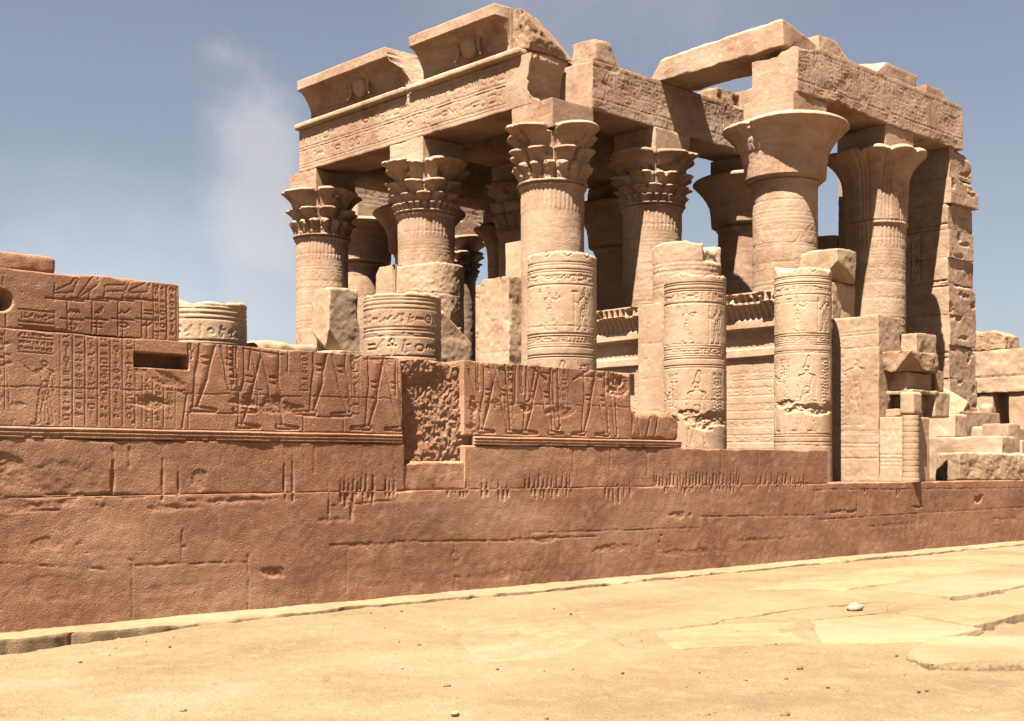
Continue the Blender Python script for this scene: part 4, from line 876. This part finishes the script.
block('step_stone', (30.5, 17.0, 2.53), (32.0, 18.1, 3.05), M_rough, t, res=.025, rnd=.04, chip=.22, seed=129, rough=.07, cuts=[((30.6, 17.2, 2.7), (-.5, -.9, -.7))])
block('step_stone', (31.55, 17.4, 3.06), (32.6, 18.6, 3.62), M_court, t, res=.03, chip=.10, seed=130, rough=.035)
SG = 'loose blocks of the ruined side wall'
rub((31.8, 17.0, 1.33), (32.6, 17.5, 2.0), 'upright square block just right of the corner roll', 131, M_court, SG, res=.03)
rub((37.2, 19.2, .905), (38.0, 20.9, 1.62), 'plain squared blocks behind the slim corner roll', 132, M_court, SG, res=.03, chip=.03)
rub((32.2, 17.2, 2.05), (32.7, 17.6, 2.62), 'small upright stone on the stepped wall beside the dark recess', 133, M_rough, SG, res=.03)
rub((41.0, 21.0, FLOOR), (44.0, 22.2, 1.9), 'dark low ledge block behind the corner roll', 134, None, SG, chip=.1)
rub((41.5, 20.0, FLOOR), (46.0, 20.9, 1.35), 'long low block in front of the tall pier foot', 135, None, SG, chip=.1)
C = Canvas(15, 22, FLOOR, 1, .03, 136); C.joint(18.9, FLOOR, 18.9, 1, w=.02, d=.03)
rub((37.0, 17.6, FLOOR), (37.9, 20.9, .90), 'low pale wall of upright slabs right of the corner roll', 137, M_court, SG, relief={(0, 0): C}, chip=.05)
C = Canvas(0, 3.4, FLOOR, .5, .02, 138)
for k_ in range(60): q = (C.rnd.uniform(0, 3.3), C.rnd.uniform(-.35, .4)); C.seg(*q, q[0] + .09, q[1] - .05, .025, .012)
def pb(P):
    x = P[..., 0].copy(); y = P[..., 1].copy(); P[..., 0] = 34.1 + .95 * x + .25 * y; P[..., 1] = 17.50 - .20 * x + .95 * y; return P
rub((0, 0, FLOOR + .01), (3.2, .9, .38), 'large pitted pale block lying on the terrace edge at far right', 138, M_pale, SG, rnd=.05, chip=.12, rough=.03, res=.025, warp=pb, relief={(1, 0): C})
rub((40.0, 18.8, FLOOR), (40.8, 19.7, 1.38), 'squared block above the pitted block at far right', 139, M_court, SG, chip=.1)
rub((42.5, 19.5, FLOOR), (44.5, 20.6, .9), 'half shaded squared block behind the low pale slabs', 140, M_court, SG, chip=.1)
rub((43.2, 18.4, FLOOR), (46.5, 19.4, .9), 'long block at the far right edge below the distant doorway', 141, M_court, SG, chip=.1)

# ------------------------------------------------------------------ back wall of the hall and its tall broken pier
C = Canvas(25, 60, FLOOR, 12.3, .045, 150)
for z in (9.4, 9.2, 7.2, 7.0, 4.4, 4.2, 1.2): C.seg(25, z, 60, z, .05, .05)
for k_ in range(20): C.figure(26 + k_ * 1.7, 4.6, 2.2, 1, d=.05); C.figure(26 + k_ * 1.7, 1.3, 2.6, -1, d=.05)
for k_ in range(40): C.textcol(25.2 + k_ * .45, 25.6 + k_ * .45, 7.3, 9.1, .04, g=.33)
for a_ in (32.9, 40.2): C.rect(a_, FLOOR, a_ + 2.4, 6.2, .9)
t = empty('back_wall', (47, 38, FLOOR), 'shaded carved back wall of the hall with a tall broken pier at its right end', 'wall')
def bw(P):
    P[..., 2] += sm(6, 10, P[..., 2]) * (.5 * fbm(P * [0, 1, 0], 2.5, 5, 3)); return P
block('wall_face', (45.9, 28.9, FLOOR), (48.0, 56, 9.9), M_hall, t, res=.07, chip=.25, amp=.03, seed=150, relief={(0, 0): C}, warp=bw, hid=4)
Cp = Canvas(45.8, 48.2, FLOOR, 12.35, .03, 151); ZJ = [-.5, .4, 1.3, 2.3, 3.4, 4.7, 5.9, 7.1, 8.1, 9.2, 10.2, 11.2, 12.4]
for z in ZJ: Cp.joint(45.8, z, 48.2, z, w=.04, d=.08, chips=1)
rr = random.Random(5)
for k_ in range(40): Cp.patch(rr.uniform(45.9, 48.1), rr.uniform(0, 12.2), rr.uniform(.15, .6), rr.uniform(.15, .4), rr.uniform(.04, .10), seed=k_)
rp = random.Random(77)
PR = [(.16, .08), (.14, .10), (.06, .06), (.03, .10), (.0, .06), (.03, .03), (.0, .04), (-.06, -.04), (.0, -.12), (-.05, -.14), (.08, .10), (.0, -.30)]
for k_, (dn, dr) in enumerate(PR):
    za, zb = ZJ[k_] if k_ else FLOOR, ZJ[k_ + 1] - .05 * (k_ == 11)
    zb = min(zb, 12.35); m_ = rp.uniform(.25, .6)
    Cq = Canvas(45.5, 48.6, za, zb, .03, 500 + k_)
    for q_ in range(3): Cq.patch(rp.uniform(46, 48), rp.uniform(za, zb), rp.uniform(.2, .6), rp.uniform(.1, .3), .05, seed=k_ * 3 + q_)
    cu = [((46.0, 23.97 - dn, zb - rp.uniform(-.3, .12)), (rp.uniform(-.4, .2), -1, rp.uniform(.6, 1.6))), ((48.0 + dr, 24.2, zb - rp.uniform(-.2, .2)), (1, -.2, rp.uniform(.3, 1.0)))]
    block('pier_course', (45.9 + rp.uniform(-.02, .02), 23.95 - dn, za + .002), (48.0 + dr, 28.85, zb - .002), M_hall, t, res=.035, rnd=.008, chip=.05, amp=.02, seed=520 + k_, relief={(0, 0): C, (1, 0): Cq}, cuts=cu, cutrough=.10, rough=.02, hid=3)
rub((44.2, 22.9, FLOOR), (45.8, 24.4, 3.2), 'pointed broken stones heaped against the foot of the tall pier', 152, M_rough, None, rough=.05, cuts=[((44.6, 23.4, 2.0), (-1, -.4, 1)), ((45.5, 23.2, 2.5), (.8, -.6, 1))])
rub((43.6, 22.0, FLOOR), (45.6, 22.85, 1.5), 'low dark block before the foot of the tall pier', 153, None, None)
# farther temple buildings behind
t = empty('rear_gate', (64, 27, FLOOR), 'distant sunlit stone gateway with a dark doorway at the right edge', 'gate')
C = Canvas(18, 31, 3.6, 5.75, .04, 160); C.patch(25.0, 4.8, 1.8, .3, .15, seed=3); C.patch(23.0, 5.2, 1.5, .2, .12, seed=8); C.joint(20, 4.4, 31, 4.4, w=.04, d=.06); C.joint(26, 3.6, 26, 5.7, w=.04, d=.06)
block('lintel', (60.0, 19.5, 3.62), (62.0, 31, 5.72), M_court, t, res=.06, chip=.2, amp=.04, seed=160, relief={(0, 0): C}, rough=.03)
block('post', (60.1, 29.05, FLOOR), (61.9, 31, 3.61), M_court, t, res=.08, chip=.1, seed=161)
block('post', (60.1, 19.5, FLOOR), (61.9, 28.25, 3.61), M_court, t, res=.08, chip=.1, seed=162)
block('threshold', (59.9, 28.0, FLOOR), (61.9, 29.5, 2.0), M_court, t, res=.08, chip=.1, seed=163)
block('inner_wall', (66, 18, FLOOR), (67, 34, 3.5), M_hall, t, res=.3, chip=.1, seed=164)
block('small_pillar', (58.0, 28.2, FLOOR), (58.6, 28.8, 3.0), M_court, t, res=.05, rnd=.25, chip=.1, seed=165)
rub((60.2, 28.5, 5.74), (61.8, 31.0, 6.7), 'broken block resting on the distant gateway lintel', 166, M_rough, None, rough=.08, cuts=[((61, 28.7, 6.5), (0, -.5, 1))])

# ------------------------------------------------------------------ fallen slab, loose stones
C = Canvas(0, 3.2, -2.5, -2.0, .010, 170)
for k_ in range(60):
    x = k_ * .053 + C.rnd.uniform(-.03, .03); C.seg(x, -2.14 + C.rnd.uniform(-.03, .02), x + C.rnd.uniform(.0, .09), -2.27 + C.rnd.uniform(-.03, .03), C.rnd.uniform(.012, .022), C.rnd.uniform(.012, .03))
def sw(P):
    x = P[..., 0].copy(); y = P[..., 1].copy(); P[..., 2] -= .05 * sm(.8, 0, x)
    P[..., 0] = 12.85 + .73 * x + .68 * y; P[..., 1] = 6.93 - .68 * x + .73 * y; return P
o = block('fallen_slab', (0, 0, -2.5), (3.2, 1.9, -2.13), M_slab, res=.016, rnd=.018, chip=.06, amp=.02, seed=171, rough=.012, relief={(1, 0): C}, warp=sw, cuts=[((.1, 1.0, -2.2), (-1, .6, .1)), ((1, 0.02, -2.16), (0, -1, .5))])
tag(o, 'large pale fallen slab with chiselled edge lying on the sand at lower right', 'stone slab')
def pebble(x, y, s, label, seed, group='small stones scattered on the sand', mat=None):
    nt, nf = 10, 6; T, Fh = np.meshgrid(np.linspace(0, 2 * math.pi, nt + 1), np.linspace(-math.pi / 2, math.pi / 2, nf), indexing='ij')
    D3 = np.stack([np.cos(T) * np.cos(Fh), np.sin(T) * np.cos(Fh), np.sin(Fh)], -1); D3[-1] = D3[0]
    r_ = 1 + .45 * fbm(D3 + seed * 3.7, .9, seed, 3); V_ = D3 * r_[..., None] * np.array([1, .8, .55]) * s
    z = float(ground_z(np.array([x]), np.array([y]))[0]); V_ += np.array([x, y, z + s * .38])
    o = mesh('stone', V_, gridfaces(nt + 1, nf), mat or (M_pale if seed % 3 == 0 else M_peb), smooth=False); tag(o, label, 'stone', group)
M_peb = stone_mat('pebble_brown', (0.20, 0.12, 0.07), (0.15, 0.085, 0.05), (0.25, 0.17, 0.10))
M_white = stone_mat('whitish_stone', (.36, .30, .22), (.28, .22, .15), (.42, .36, .28))
pebble(17.3, 10.58, .14, 'whitish stone resting on the cracked paving slabs', 1, None, M_white)
pebble(17.75, 10.75, .07, 'tiny whitish stone touching the larger white one on the paving', 2, None, M_white)
rg = random.Random(12)
for (px, py, s, lab) in ((447, 688, .04, None), (697, 675, .035, None), (800, 670, .045, 'pale pebble left of the fallen slab'), (786, 680, .03, None), (745, 682, .03, None), (183, 711, .035, 'small brown stone at the lower left edge of the path'), (785, 716, .05, 'brown stone at the very bottom of the picture'), (455, 716, .045, None)):
    Zc = 1263 * 2.26 / (py - 466); u = (px - 512) / 1263; pebble(0.72719 * u * Zc + 0.68643 * Zc, 0.72719 * Zc - 0.68643 * u * Zc, s, lab or 'small pebble lying on the sandy path', rg.randrange(999), 'pebbles on the sandy path' if not lab else None)
for k_ in range(160):
    x = rg.uniform(4.5, 16); y = rg.uniform(5.0, 15.6)
    pebble(x, y, rg.choice((.007, .009, .012, .016, .024)), 'small pebble lying on the sandy path', rg.randrange(999), 'pebbles on the sandy path')
